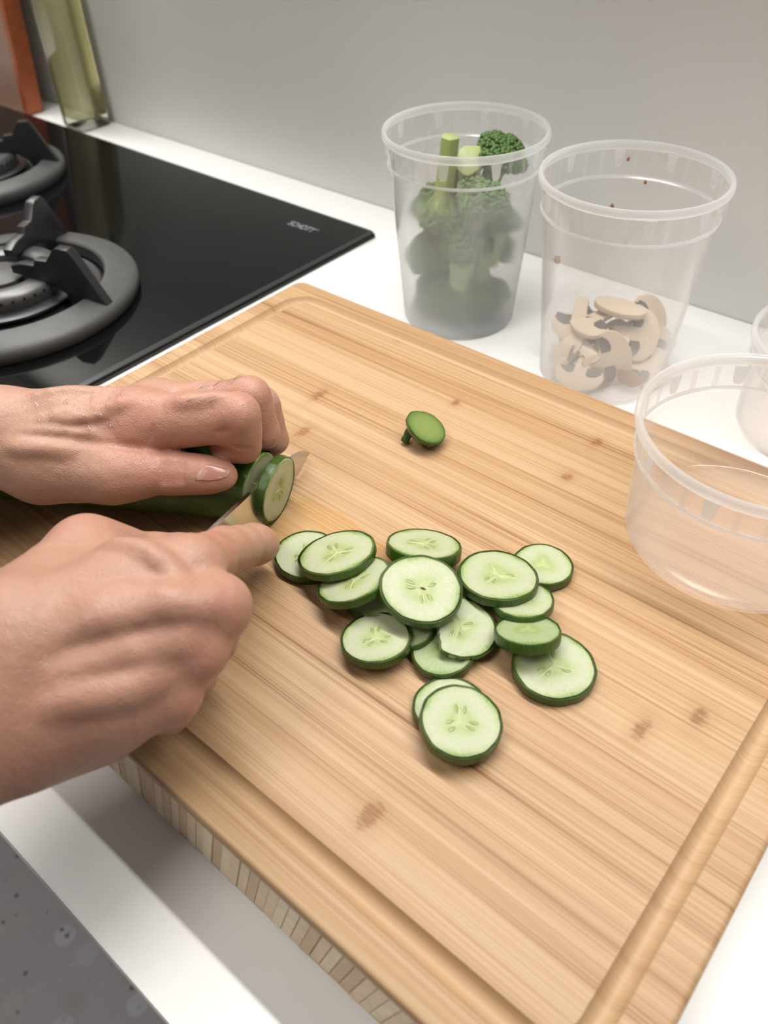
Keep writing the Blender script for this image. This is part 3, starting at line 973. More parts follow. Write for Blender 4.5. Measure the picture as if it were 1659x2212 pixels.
def end_piece():
    q = (-0.0243, -0.3244, TB + 0.0112)
    root = empty('cucumber_end', (q[0], q[1], q[2]), 'small cut-off stem end of the cucumber lying cut face up', 'cucumber end')
    n = Vector((0.4515, 0.2012, 1.0)).normalized()
    root.rotation_mode = 'QUATERNION'
    root.rotation_quaternion = seat_frame(n)
    r_ = 0.0121
    ol = outline(12)
    NSq = NS
    fr = [0.0, .3, .6, .85, .965]
    vs, fs = [(0, 0, 0)], []
    for f in fr[1:]:
        for k in range(NS):
            an = 2 * math.pi * k / NS
            w = ol[k] * (1 - 0.05 * max(0, math.cos(an - 2.6)) ** 12 - 0.05 * max(0, math.cos(an - 4.4)) ** 10)
            vs.append((w * f * r_ * math.cos(an), w * f * r_ * .97 * math.sin(an), 0.0))
    for k in range(NS):
        fs.append((0, 1 + k, 1 + (k + 1) % NS))
    for i in range(len(fr) - 2):
        for k in range(NS):
            fs.append((1 + i * NS + k, 1 + (i + 1) * NS + k, 1 + (i + 1) * NS + (k + 1) % NS, 1 + i * NS + (k + 1) % NS))
    me = mk('end_flesh', vs, fs, M['end_face'])
    link('cut_face', me, root)
    prof = [(0.965, 0.0), (0.99, 0.0), (1.0, -0.0006), (0.98, -0.0022), (0.86, -0.0048), (0.62, -0.0072), (0.40, -0.0085), (0.30, -0.0092), (0.001, -0.0095)]
    vs, fs = [], []
    for f, z in prof:
        for k in range(NS):
            an = 2 * math.pi * k / NS
            w = ol[k] * (1 - 0.05 * max(0, math.cos(an - 2.6)) ** 12 - 0.05 * max(0, math.cos(an - 4.4)) ** 10)
            w *= 1 + 0.03 * math.sin(9 * an) * min(1, -z / 0.003)
            vs.append((w * f * r_ * math.cos(an), w * f * r_ * .97 * math.sin(an), z))
    for i in range(len(prof) - 1):
        for k in range(NS):
            fs.append((i * NS + k, (i + 1) * NS + k, (i + 1) * NS + (k + 1) % NS, i * NS + (k + 1) % NS))
    me = mk('end_peel', vs, fs, M['peel']); fix_normals(me)
    link('peel', me, root)
    st = lathe_me('stem_stub', [(0.0001, -0.0055), (0.0021, -0.0055), (0.0026, 0.0), (0.0021, 0.0022), (0.0026, 0.0038), (0.0022, 0.0052), (0.0001, 0.0056)], M['peel'], 14)
    o = link('stem', st, root)
    o.location = (-0.0052, -0.0040, -0.0095)
    o.rotation_euler = (R(150), R(-18), 0)


def _endmat():
    t = NT('green_end_face')
    tc = t.n('TexCoord').outputs['Object']
    r = t.n('VectorMath', {0: tc}, operation='LENGTH').outputs['Value']
    rr = t.math('ADD', t.math('DIVIDE', r, 0.0122), t.math('MULTIPLY', t.math('SUBTRACT', t.noise(tc, 500, 3), .5), .18))
    col = t.ramp(rr, [(0.0, (0.20, 0.255, 0.07)), (0.6, (0.175, 0.235, 0.06)), (0.85, (0.11, 0.18, 0.035)), (0.98, (0.03, 0.075, 0.01))])
    M['end_face'] = t.done(t.pbsdf(color=col, rough=0.35, sss=0.15, ssss=0.002))


_endmat()
end_piece()

# ------------------------------------------------------------------ knife
KT = np.array([-0.0659, -0.3753, 0.0527])          # tip
KD = np.array([0.0329, -0.0847, 0.0]); KD /= np.linalg.norm(KD)      # towards the handle
KS = math.radians(16.5)                              # rise of the spine towards the handle
KL = KD * math.cos(KS) + np.array([0, 0, math.sin(KS)])
KN = np.array([-KD[1], KD[0], 0.0])                  # blade normal: +x side
KU = np.cross(KN, KL); KU = -KU if KU[2] < 0 else KU


def kpt(s_, h_, n_=0.0):
    return KT + KL * s_ + KU * h_ + KN * n_


def knife():
    root = empty('kitchen_knife', tuple(KT), 'steel kitchen knife with its blade in the cucumber, gripped by the right hand', 'knife')
    # blade: outline (s, h): spine on top, cutting edge below
    L = 0.128
    spine = [(0.0, 0.0), (0.006, 0.0035), (0.014, 0.0060), (0.025, 0.0072), (0.045, 0.0078), (0.075, 0.0068), (L, 0.0050)]
    edge = [(0.0, 0.0), (0.006, -0.0030), (0.014, -0.0062), (0.025, -0.0102), (0.045, -0.0150), (0.075, -0.0190), (L, -0.0210)]
    vs, fs = [], []
    for (s_, ht), (_, hb) in zip(spine, edge):
        tk = 0.0011 * min(1, 0.35 + s_ / 0.05)
        for h_, n_ in ((ht, tk), (ht * .3 + hb * .7, tk * .8), (hb, 0.00008), (hb, -0.00008), (ht * .3 + hb * .7, -tk * .8), (ht, -tk)):
            vs.append(kpt(s_, h_, n_) - KT)
    m_ = len(spine)
    for i in range(m_ - 1):
        for k in range(6):
            fs.append((i * 6 + k, i * 6 + (k + 1) % 6, (i + 1) * 6 + (k + 1) % 6, (i + 1) * 6 + k))
    fs.append(tuple(range(6))); fs.append(tuple((m_ - 1) * 6 + k for k in range(6)))
    me = mk('blade', vs, fs, M['steel'], False); fix_normals(me)
    link('blade', me, root)
    # handle
    def loft(name, secs, mat):
        vs, fs = [], []
        n = 20
        for s_, h_, a_, b_ in secs:
            for k in range(n):
                an = 2 * math.pi * k / n
                vs.append(kpt(s_, h_ + a_ * math.sin(an), b_ * math.cos(an)) - KT)
        for i in range(len(secs) - 1):
            for k in range(n):
                fs.append((i * n + k, i * n + (k + 1) % n, (i + 1) * n + (k + 1) % n, (i + 1) * n + k))
        fs.append(tuple(range(n))); fs.append(tuple((len(secs) - 1) * n + k for k in range(n)))
        me = mk(name, vs, fs, mat); fix_normals(me); auto_smooth(me, 50)
        link(name, me, root)
    loft('bolster', [(L - .002, -0.008, .0115, .003), (L + .004, -0.008, .0112, .0062), (L + .012, -0.009, .0105, .0078)], M['steel'])
    loft('handle', [(L + .012, -0.009, .0108, .0080), (L + .03, -0.016, .0112, .0085), (L + .056, -0.026, .0105, .0085), (L + .068, -0.0305, .0108, .0085), (L + .072, -0.032, .0092, .0070)], M['handle'])


knife()

# ------------------------------------------------------------------ hands: smooth-union field, meshed as one surface each
RES = 0.00095


class Field:
    def __init__(s, lo, hi):
        s.lo = np.array(lo, float); s.hi = np.array(hi, float)
        s.n = np.ceil((s.hi - s.lo) / RES).astype(int) + 1
        s.ax = [(s.lo[i] + RES * np.arange(s.n[i])).astype(np.float32) for i in range(3)]

    def new(s):
        return np.full(s.n, 0.06, np.float32)

    def block(s, a, b, m):
        lo = np.minimum(a, b) - m; hi = np.maximum(a, b) + m
        i0 = np.clip(((lo - s.lo) / RES).astype(int), 0, s.n - 1)
        i1 = np.clip(((hi - s.lo) / RES).astype(int) + 2, 1, s.n)
        return tuple(slice(i0[k], i1[k]) for k in range(3))

    def cone(s, D, a, b, ra, rb, k, sub=False):
        a = np.asarray(a, float); b = np.asarray(b, float)
        sl = s.block(a, b, max(ra, rb) + 0.014)
        if any(q.stop - q.start <= 0 for q in sl): return
        X = s.ax[0][sl[0]][:, None, None]; Y = s.ax[1][sl[1]][None, :, None]; Z = s.ax[2][sl[2]][None, None, :]
        d = b - a; L2 = max(float(d @ d), 1e-12)
        t = ((X - a[0]) * d[0] + (Y - a[1]) * d[1] + (Z - a[2]) * d[2]) / L2
        t = np.clip(t, 0, 1)
        v = np.sqrt((X - a[0] - t * d[0]) ** 2 + (Y - a[1] - t * d[1]) ** 2 + (Z - a[2] - t * d[2]) ** 2) - (ra + (rb - ra) * t)
        v = v.astype(np.float32)
        A = D[sl]
        if sub:
            v = -v
            h = np.maximum(k - np.abs(A - v), 0) / k
            D[sl] = np.maximum(A, v) + h * h * k * 0.25
        else:
            h = np.maximum(k - np.abs(A - v), 0) / k
            D[sl] = np.minimum(A, v) - h * h * k * 0.25

    def mesh(s, D):
        ins = D < 0
        nx, ny, nz = D.shape
        c = np.zeros((nx - 1, ny - 1, nz - 1), np.int8)
        for dx in (0, 1):
            for dy in (0, 1):
                for dz in (0, 1):
                    c += ins[dx:nx - 1 + dx, dy:ny - 1 + dy, dz:nz - 1 + dz]
        act = (c > 0) & (c < 8)
        idx = np.full(act.shape, -1, np.int64)
        I = np.argwhere(act)
        idx[act] = np.arange(len(I))
        acc = np.zeros((len(I), 3)); cnt = np.zeros(len(I))
        corners = [(dx, dy, dz) for dx in (0, 1) for dy in (0, 1) for dz in (0, 1)]
        for p_ in corners:
            for ax_ in range(3):
                if p_[ax_]: continue
                q_ = list(p_); q_[ax_] = 1
                va = D[I[:, 0] + p_[0], I[:, 1] + p_[1], I[:, 2] + p_[2]].astype(float)
                vb = D[I[:, 0] + q_[0], I[:, 1] + q_[1], I[:, 2] + q_[2]].astype(float)
                m = (va < 0) != (vb < 0)
                t = np.where(m, va / np.where(m, va - vb, 1), 0)
                pt = np.tile(np.array(p_, float), (len(I), 1)); pt[:, ax_] += t
                acc[m] += pt[m]; cnt[m] += 1
        V = s.lo + RES * (I + acc / cnt[:, None])
        F = []
        for ax_ in range(3):
            o1, o2 = [(1, 2), (2, 0), (0, 1)][ax_]
            sa = [slice(None)] * 3; sb = [slice(None)] * 3
            sa[ax_] = slice(0, -1); sb[ax_] = slice(1, None)
            A = ins[tuple(sa)]; B = ins[tuple(sb)]
            E = np.argwhere(A != B)
            ok = (E[:, o1] > 0) & (E[:, o2] > 0) & (E[:, o1] < D.shape[o1] - 1) & (E[:, o2] < D.shape[o2] - 1)
            E = E[ok]
            flip = A[E[:, 0], E[:, 1], E[:, 2]]
            q = []
            for (u_, v_) in ((0, 0), (1, 0), (1, 1), (0, 1)):
                J = E.copy(); J[:, o1] -= u_; J[:, o2] -= v_
                q.append(idx[J[:, 0], J[:, 1], J[:, 2]])
            q = np.stack(q, 1)
            q[~flip] = q[~flip][:, ::-1]
            F.append(q)
        return V, np.concatenate(F)

    def sample(s, D, P):
        g = (np.asarray(P) - s.lo) / RES
        i = np.clip(np.floor(g).astype(int), 0, s.n - 2); t = np.clip(g - i, 0, 1)
        out = 0
        for dx in (0, 1):
            for dy in (0, 1):
                for dz in (0, 1):
                    w = (t[:, 0] if dx else 1 - t[:, 0]) * (t[:, 1] if dy else 1 - t[:, 1]) * (t[:, 2] if dz else 1 - t[:, 2])
                    out = out + w * D[i[:, 0] + dx, i[:, 1] + dy, i[:, 2] + dz]
        return out

    def grad(s, D, P, e=0.0012):
        P = np.asarray(P)
        g = np.stack([s.sample(D, P + np.eye(3)[k] * e) - s.sample(D, P - np.eye(3)[k] * e) for k in range(3)], 1)
        return g / (np.linalg.norm(g, axis=1, keepdims=True) + 1e-12)

    def snap(s, D, P, it=8):
        P = np.array(P, float)
        for _ in range(it):
            P -= s.grad(D, P) * s.sample(D, P)[:, None]
        return P


def relax(V, F, it=2, lam=0.5):
    e = np.concatenate([F[:, [0, 1]], F[:, [1, 2]], F[:, [2, 3]], F[:, [3, 0]]])
    for _ in range(it):
        acc = np.zeros_like(V); cnt = np.zeros(len(V))
        np.add.at(acc, e[:, 0], V[e[:, 1]]); np.add.at(cnt, e[:, 0], 1)
        np.add.at(acc, e[:, 1], V[e[:, 0]]); np.add.at(cnt, e[:, 1], 1)
        V = V + lam * (acc / cnt[:, None] - V)
    return V


def build_hand(name, parent, lo, hi, palm, fingers, details, creases, tones, mat, base_tone, held=()):
    """palm: list of cones with k; fingers: list of lists of cones; details: thin ridges; creases: carved lines"""
    fd = Field(lo, hi)
    Pm = fd.new()
    for (a_, b_, ra, rb, k) in palm:
        fd.cone(Pm, a_, b_, ra * HS, rb * HS, k * HS)
    D = Pm.copy()
    for fi, (kb, cones) in enumerate(fingers):
        Fm = fd.new()
        for (a_, b_, ra, rb, k) in cones:
            fd.cone(Fm, a_, b_, ra * HS, rb * HS, k * HS)
        h = np.maximum(kb - np.abs(Pm - Fm), 0) / kb
        U = np.minimum(Pm, Fm) - h * h * kb * 0.25
        k2 = 0.0012
        h = np.maximum(k2 - np.abs(D - U), 0) / k2
        D = np.minimum(D, U) - h * h * k2 * 0.25 * (np.abs(D - U) > 1e-9)
    for (a_, b_, ra, rb) in held:                    # the grip closes around what is held
        fd.cone(D, a_, b_, ra, rb, 0.002, True)
    for (a_, b_, ra, rb, k) in details:
        ra, rb, k = ra * HS, rb * HS, k * HS
        A0 = np.array([a_, b_], float)
        S = fd.snap(D, np.linspace(A0[0], A0[1], 9))
        G = fd.grad(D, S)
        tp = [1.35, 0.85, 0.6, 0.5, 0.45, 0.5, 0.6, 0.85, 1.35]
        for q in range(8):
            w0 = ra + (rb - ra) * q / 8; w1 = ra + (rb - ra) * (q + 1) / 8
            fd.cone(D, S[q] - G[q] * w0 * tp[q], S[q + 1] - G[q + 1] * w1 * tp[q + 1], w0, w1, k)
    for (a_, b_, r_, dep) in creases:
        S = fd.snap(D, np.linspace(np.array(a_, float), np.array(b_, float), 7))
        G = fd.grad(D, S)
        for q in range(6):
            fd.cone(D, S[q] + G[q] * (r_ - dep), S[q + 1] + G[q + 1] * (r_ - dep), r_, r_, 0.0012, True)
    V, F = fd.mesh(D)
    V = relax(V, F, 2, 0.45)
    me = bpy.data.meshes.new(name)
    me.vertices.add(len(V)); me.vertices.foreach_set('co', V.astype(np.float32).ravel())
    me.loops.add(len(F) * 4); me.loops.foreach_set('vertex_index', F.astype(np.int32).ravel())
    me.polygons.add(len(F)); me.polygons.foreach_set('loop_start', np.arange(0, len(F) * 4, 4, dtype=np.int32))
    me.polygons.foreach_set('use_smooth', np.ones(len(F), bool))
    me.update(calc_edges=True)
    me.validate()
    fix_normals(me)
    me.polygons.foreach_set('use_smooth', np.ones(len(me.polygons), bool))
    col = np.tile(np.array(base_tone + (1.0,)), (len(V), 1))
    for (c, rad, rgb, amt) in tones:
        w = np.exp(-((np.linalg.norm(V - np.asarray(c), axis=1) / rad) ** 2)) * amt
        col[:, :3] = col[:, :3] * (1 - w[:, None]) + np.array(rgb) * w[:, None]
    ca = me.color_attributes.new('skin_tone', 'FLOAT_COLOR', 'POINT')
    ca.data.foreach_set('color', col.astype(np.float32).ravel())
    me.materials.append(mat)
    o = link(name, me, parent)
    return o, fd, D


def finger(j, r_, k=0.0055):
    """joints -> cones with slightly knobbly joints"""
    out = []
    for i in range(len(j) - 1):
        a_, b_ = np.asarray(j[i]), np.asarray(j[i + 1])
        m_ = (a_ + b_) / 2
        rm = (r_[i] + r_[i + 1]) / 2 * 0.965
        out.append((a_, m_, r_[i], rm, k)); out.append((m_, b_, rm, r_[i + 1], k))
    return out


SKIN = mat_skin('skin')
SK = (0.425, 0.237, 0.163)
RED = (0.41, 0.158, 0.112)
PALE = (0.50, 0.315, 0.225)
person = empty('person', (-0.12, -0.62, 0.0), 'person with bare hands holding a cucumber and gripping a knife', 'person')
person_inv = Matrix.Translation((0.12, 0.62, 0.0))


HS = 0.94            # hand size against the first measurement


def V3(px, py, z): return at(px, py, TB + (z - 0.0303) * HS)


E_ = np.array([-0.51, 0.86, 0.0]); Zv = np.array([0, 0, 1.0])
# ---- left hand (on the cucumber)
L1 = V3(298, 898, .096)
L2 = L1 + HS * .021 * (.93 * E_ - .37 * Zv)
L3 = L2 + HS * .019 * (.78 * E_ - .62 * Zv)
L4 = L3 + HS * .018 * (.60 * E_ - .80 * Zv)
LP1, LD1, LT1 = V3(514, 896, .101), V3(529, 966, .0795), V3(480, 966, .0790)
LP2, LD2, LT2 = V3(540, 858, .094), V3(566, 934, .0730), V3(552, 945, .0620)
LP3 = L3 + (LP2 - L2) * .97 + HS * (.004 * E_ - .006 * Zv); LD3 = LP3 + (LD2 - LP2) * 0.95 - .002 * Zv; LT3 = LD3 + HS * np.array([-.012, -.010, -.012])
LP4 = L4 + (LP2 - L2) * .76 + .003 * E_ - .004 * Zv; LD4 = LP4 + (LD2 - LP2) * .62; LT4 = LD4 + HS * np.array([-.010, -.008, -.010])
LW1 = V3(0, 940, .090); LW2 = LW1 + HS * .026 * (.75 * E_ - .62 * Zv)
LA1 = V3(-560, 930, .125); LA2 = LA1 + HS * .034 * (.75 * E_ - .62 * Zv)
LC, LM, LI, LT = V3(95, 1000, .080), V3(243, 1024, .0790), V3(378, 1022, .0755), V3(482, 1027, .0735)
palm = [(LA1, LW1, .031, .0195, .02), (LA2, LW2, .031, .0205, .02),
        (LW1, L1, .0185, .0105, .012), (LW1, L2, .0180, .0105, .010), (LW2, L3, .0185, .0100, .010), (LW2, L4, .0185, .0095, .010),
        (L1, L2, .0095, .0095, .008), (L2, L3, .0095, .009, .008), (L3, L4, .009, .0085, .008),
        ((LW1 + L1) / 2, (LW2 + L3) / 2, .016, .016, .012),
        (LW1, LC, .017, .0175, .014), (LC, LM, .0185, .0125, .012),
        (LC + np.array([0, 0, .004]), L1 * .55 + LM * .45, .014, .0060, .010), ((LC + LM) / 2, L1 * .75 + LW1 * .25, .012, .008, .010)]
fingers = [(.010, finger([L1, LP1, LD1], [.0114, .0099, .0084]) + [(V3(300, 925, .092), V3(470, 912, .096), .0125, .0105, .006)]),
           (.0015, finger([LD1 + .0015 * Zv, LT1], [.0082, .0074])),
           (.010, finger([L2, LP2, LD2, LT2], [.0105, .0098, .0084, .0070])),
           (.010, finger([L3, LP3, LD3, LT3], [.0100, .0092, .0080, .0068])),
           (.010, finger([L4, LP4, LD4, LT4], [.0092, .0082, .0070, .0060])),
           (.012, finger([LM, LI, LT], [.0118, .0096, .0072]) + [(LI, V3(455, 1026, .0742), .0094, .0088, .004)])]
details = [(V3(60, 905, .11), V3(290, 868, .108), .0016, .0022, .004), (V3(70, 880, .105), V3(270, 848, .105), .0016, .0020, .004),
           (V3(40, 930, .105), V3(200, 925, .105), .0014, .0013, .003), (V3(130, 905, .105), V3(230, 900, .105), .0012, .0012, .003),
           (V3(20, 965, .10), V3(150, 968, .10), .0022, .0016, .005),
           (V3(380, 872, .108), V3(490, 868, .108), .0018, .0018, .005)]
creases = []
for px in (352, 362, 372, 383, 394):
    creases.append((V3(px + 2, 1000, .085), V3(px, 1042, .078), .0012, .00055))
creases += [(V3(498, 922, .10), V3(470, 930, .098), .0016, .0006), (V3(505, 968, .088), V3(545, 985, .085), .0013, .0006),
            (V3(300, 975, .09), V3(170, 958, .096), .0022, .0009), (V3(330, 925, .1), V3(322, 960, .095), .0012, .0003)]
tones = [(LP1, .013, RED, .55), (LD1, .013, RED, .75), (LT1, .012, RED, .85), (LP2, .013, RED, .45), (LD2, .012, RED, .4), (LI, .016, RED, .45), (LT, .012, RED, .55),
         (V3(290, 950, .095), .018, RED, .5), (V3(285, 872, .108), .012, RED, .35), (V3(60, 940, .105), .03, PALE, .45), (V3(400, 880, .108), .02, (0.52, 0.25, .18), .5)]
lo = np.min([LA1, LA2, LT4, LT, L1], axis=0) - .042; hi = np.max([LP2, LT, LD2, L1, LA1, LP1], axis=0) + .02
lo[0] = max(lo[0], -0.33); lo[1] = max(lo[1], -.62)
lo[2] = max(lo[2], .044)
left, FL, DL = build_hand('left_hand', person, lo, hi, palm, fingers, details, creases, tones, SKIN, SK,
                          [(CUKE[i], CUKE[i + 1], CUKE_R[i] + .0002, CUKE_R[i + 1] + .0002) for i in range(len(CUKE) - 1)])
left.matrix_parent_inverse = person_inv


def nail(fd, D, center, along, across, ln, wd, parent, off=0.0004):
    """curved nail plate snapped to the finger surface"""
    along = np.asarray(along, float); along /= np.linalg.norm(along)
    across = np.asarray(across, float); across -= along * (across @ along); across /= np.linalg.norm(across)
    nu, nv = 15, 13
    vs = []
    for i in range(nu):
        u = -1 + 2 * i / (nu - 1)
        for k in range(nv):
            v = -1 + 2 * k / (nv - 1)
            w = wd * (1 - 0.22 * max(0, u) ** 3 - 0.10 * max(0, -u) ** 3)
            du = ln * u * (1 - 0.18 * v * v * (1 if u > 0 else 0.7))
            vs.append(np.asarray(center) + along * du + across * w * v)
    S = fd.snap(D, np.array(vs), 10)
    G = fd.grad(D, S, .002)
    top = S + G * off
    bot = S - G * 0.0006
    n = nu * nv
    fs = []
    for i in range(nu - 1):
        for k in range(nv - 1):
            q = (i * nv + k, i * nv + k + 1, (i + 1) * nv + k + 1, (i + 1) * nv + k)
            fs.append(q); fs.append(tuple(n + x for x in q[::-1]))
    rim = [k for k in range(nv)] + [i * nv + nv - 1 for i in range(1, nu)] + [(nu - 1) * nv + k for k in range(nv - 2, -1, -1)] + [i * nv for i in range(nu - 2, 0, -1)]
    for i in range(len(rim)):
        a_, b_ = rim[i], rim[(i + 1) % len(rim)]
        fs.append((a_, n + a_, n + b_, b_))
    V = np.concatenate([top, bot])
    me = mk('fingernail', V, fs, M['nail']); fix_normals(me)
    ca = me.color_attributes.new('nail_tone', 'FLOAT_COLOR', 'POINT')
    cols = []
    for i in range(2 * n):
        u = -1 + 2 * ((i % n) // nv) / (nu - 1)
        v = -1 + 2 * ((i % n) % nv) / (nv - 1)
        e = u + 0.25 * v * v
        c = (0.40, 0.195, 0.155) if e < 0.80 else (0.48, 0.35, 0.28)
        if e < -0.66 + .1 * v * v: c = (0.45, 0.27, 0.22)
        cols += [*c, 1.0]
    ca.data.foreach_set('color', cols)
    o = link('fingernail', me, parent)
    return o


t_ = NT('nail_plate')
M['nail'] = t_.done(t_.pbsdf(color=t_.n('Attribute', None, attribute_name='nail_tone').outputs['Color'], rough=0.25, spec=0.5, sss=0.2, sssr=(1, .4, .3), ssss=.002))
nl = nail(FL, DL, V3(470, 1030, .084), V3(510, 1030, .08) - V3(440, 1026, .08), V3(474, 1000, .08) - V3(474, 1052, .08), .0100, .0090, left)

# short dark hairs on the finger backs
def hairs(fd, D, specs, parent, seed=2):
    rnd = random.Random(seed)
    vs, fs = [], []
    for (a_, b_, n_, dirn) in specs:
        for i in range(n_):
            s_ = rnd.random()
            p0 = np.asarray(a_) * (1 - s_) + np.asarray(b_) * s_ + np.array([rnd.gauss(0, .0012) for _ in range(3)])
            p0 = fd.snap(D, p0[None])[0]; g = fd.grad(D, p0[None])[0]
            d = np.asarray(dirn, float); d = d / np.linalg.norm(d); d = d + np.array([rnd.gauss(0, .22) for _ in range(3)])
            L = rnd.uniform(.004, .0085)
            pts = [p0 + d * L * t + g * L * (0.55 * t - 0.30 * t * t) for t in (0, .33, .66, 1)]
            side = np.cross(d, g); side /= np.linalg.norm(side)
            b0 = len(vs)
            for q, w in zip(pts, (.00004, .00004, .00003, .00001)):
                vs += [q + side * w, q - side * w * .5 + g * w, q - side * w * .5 - g * w]
            for j in range(3):
                for k in range(3):
                    fs.append((b0 + j * 3 + k, b0 + j * 3 + (k + 1) % 3, b0 + j * 3 + 3 + (k + 1) % 3, b0 + j * 3 + 3 + k))
    o = link('hair', mk('hair', vs, fs, M['hair']), parent)
    o['kind'] = 'stuff'
    return o


M['hair'] = plain('dark_hair', (0.02, 0.014, 0.010), 0.4)
hd = V3(480, 860, .1) - V3(400, 880, .1)
hairs(FL, DL, [(V3(415, 832, .105), V3(520, 828, .102), 26, hd), (V3(380, 872, .112), V3(455, 866, .112), 15, hd)], left)


def droplets(fd, D, spots, parent):
    rnd = random.Random(8)
    bm = bmesh.new()
    for px, py, z, r_ in spots:
        p0 = fd.snap(D, V3(px, py, z)[None])[0]; g = Vector(fd.grad(D, p0[None])[0])
        rot = Vector((0, 0, 1)).rotation_difference(g).to_matrix().to_4x4()
        m = Matrix.Translation(Vector(p0)) @ rot @ Matrix.Diagonal((rnd.uniform(.9, 1.8), rnd.uniform(.8, 1.1), .55, 1))
        bmesh.ops.create_icosphere(bm, subdivisions=2, radius=r_, matrix=m)
    me = bpy.data.meshes.new('water_droplets'); bm.to_mesh(me); bm.free()
    me.polygons.foreach_set('use_smooth', [True] * len(me.polygons))
    me.materials.append(M['water'])
    o = link('water_droplets', me, parent); o['kind'] = 'stuff'


rnd = random.Random(4)
sp_ = [(rnd.uniform(70, 230), rnd.uniform(862, 925), .11, rnd.uniform(.0006, .0013)) for _ in range(34)]
sp_ += [(rnd.uniform(200, 330), rnd.uniform(845, 880), .11, rnd.uniform(.0005, .0009)) for _ in range(10)]
droplets(FL, DL, sp_, left)

# ---- right hand (on the knife)
R1, R2, R3, R4 = V3(412, 1228, .1060), V3(468, 1312, .1030), V3(420, 1402, .0950), V3(366, 1496, .0840)
RW1, RW2 = V3(30, 1395, .1040), V3(0, 1540, .0900)
RA1, RA2 = V3(-420, 1640, .1050), V3(-420, 1830, .0850)
RP1, RD1, RT1 = V3(484, 1192, .0800), V3(545, 1176, .0580), V3(568, 1177, .0500)
dn = np.array([-0.42, 0.10, -0.88])
dn = HS * dn / np.linalg.norm(dn)
RP2 = R2 + .042 * dn; RD2 = RP2 + HS * np.array([-.024, -.004, -.004]); RT2 = RD2 + HS * np.array([-.010, -.004, .014])
RP3 = R3 + .036 * dn; RD3 = RP3 + HS * np.array([-.023, -.006, -.001]); RT3 = RD3 + HS * np.array([-.009, -.004, .014])
RP4 = R4 + .028 * dn; RD4 = RP4 + HS * np.array([-.018, -.006, .002]); RT4 = RD4 + HS * np.array([-.007, -.003, .012])
RC, RM, RI, RT = V3(70, 1330, .0960), V3(188, 1196, .0900), V3(340, 1205, .0700), V3(430, 1190, .0560)
palm = [(RA1, RW1, .034, .0215, .02), (RA2, RW2, .034, .0215, .02), (RW1, RW2, .0205, .0205, .012),
        (RW1, R1, .0200, .0108, .010), (RW1, R2, .0190, .0108, .006), (RW2, R3, .0200, .0104, .006), (RW2, R4, .0205, .0100, .006),
        (R1 * .8 + RW1 * .2, R2 * .8 + RW1 * .2, .0100, .0100, .006), (R2 * .82 + RW1 * .18, R3 * .82 + RW2 * .18, .0098, .0095, .006), (R3 * .82 + RW2 * .18, R4 * .82 + RW2 * .18, .0095, .009, .006),
        ((RW1 + R1) / 2, (RW2 + R4) / 2, .0165, .0160, .012), ((RW1 + R1 * 2) / 3, (RW2 + R4 * 2) / 3, .0125, .0125, .012),
        (V3(210, 1555, .0700), V3(70, 1590, .0780), .0165, .0180, .014),
        (RW1, RC, .018, .0185, .012), (RC, RM, .0175, .0130, .012), ((RC + RM) / 2, (R1 * .7 + RW1 * .3), .0125, .0100, .014),
        (RM, R1 * .8 + RW1 * .2, .0100, .0095, .012)]
fingers = [(.010, finger([R1, RP1, RD1, RT1], [.0112, .0102, .0090, .0080])),
           (.009, finger([R2, RP2, RD2, RT2], [.0112, .0100, .0085, .0072])),
           (.009, finger([R3, RP3, RD3, RT3], [.0107, .0095, .0082, .0070])),
           (.009, finger([R4, RP4, RD4, RT4], [.0100, .0085, .0074, .0062])),
           (.012, finger([RM, RI, RT], [.0128, .0105, .0080]))]
details = [(V3(150, 1305, .13), V3(425, 1250, .125), .0022, .0026, .008), (V3(140, 1395, .13), V3(475, 1318, .125), .0022, .0028, .008),
           (V3(120, 1470, .12), V3(420, 1408, .115), .0020, .0026, .008), (V3(110, 1540, .11), V3(360, 1502, .105), .0018, .0024, .008),
           (V3(215, 1165, .12), V3(400, 1225, .122), .0016, .0016, .006)]
creases = []
tones = [(V3(452, 1195, .1), .014, RED, .8), (RP1, .012, RED, .4), (RD1, .012, RED, .35), (V3(500, 1340, .11), .013, RED, .55), (V3(440, 1420, .1), .012, RED, .45), (V3(390, 1530, .09), .013, RED, .45),
         (V3(180, 1140, .1), .013, RED, .35), (V3(150, 1420, .12), .03, PALE, .25), (V3(300, 1330, .125), .02, (0.48, .25, .19), .35), (V3(30, 1600, .1), .03, RED, .35),
         (V3(550, 1160, .07), .012, PALE, .3)]
allp = [RA1, RA2, RT4, RT1, R1, R2, RT, RM, RD3, RP2]
lo = np.min(allp, axis=0) - .04; hi = np.max(allp, axis=0) + .025
lo[0] = max(lo[0], -.20); lo[1] = max(lo[1], -.76); lo[2] = max(lo[2], .044)
right, FR, DR = build_hand('right_hand', person, lo, hi, palm, fingers, details, creases, tones, SKIN, SK,
                           [(kpt(.126, -.0065 + q), kpt(.201, -.0325 + q), .0086, .0086) for q in (-.0028, .0028)])
right.matrix_parent_inverse = person_inv


# ------------------------------------------------------------------ broccoli in the misted container
RH_ = np.array([_r[0], _r[1], 0.0]); RH_ /= np.linalg.norm(RH_)
TH_ = np.array([-_f[0], -_f[1], 0.0]); TH_ /= np.linalg.norm(TH_)


def local(c, a_, b_, z):
    q = np.array([c[0], c[1], 0.0]) + RH_ * a_ + TH_ * b_
    return (q[0], q[1], z)


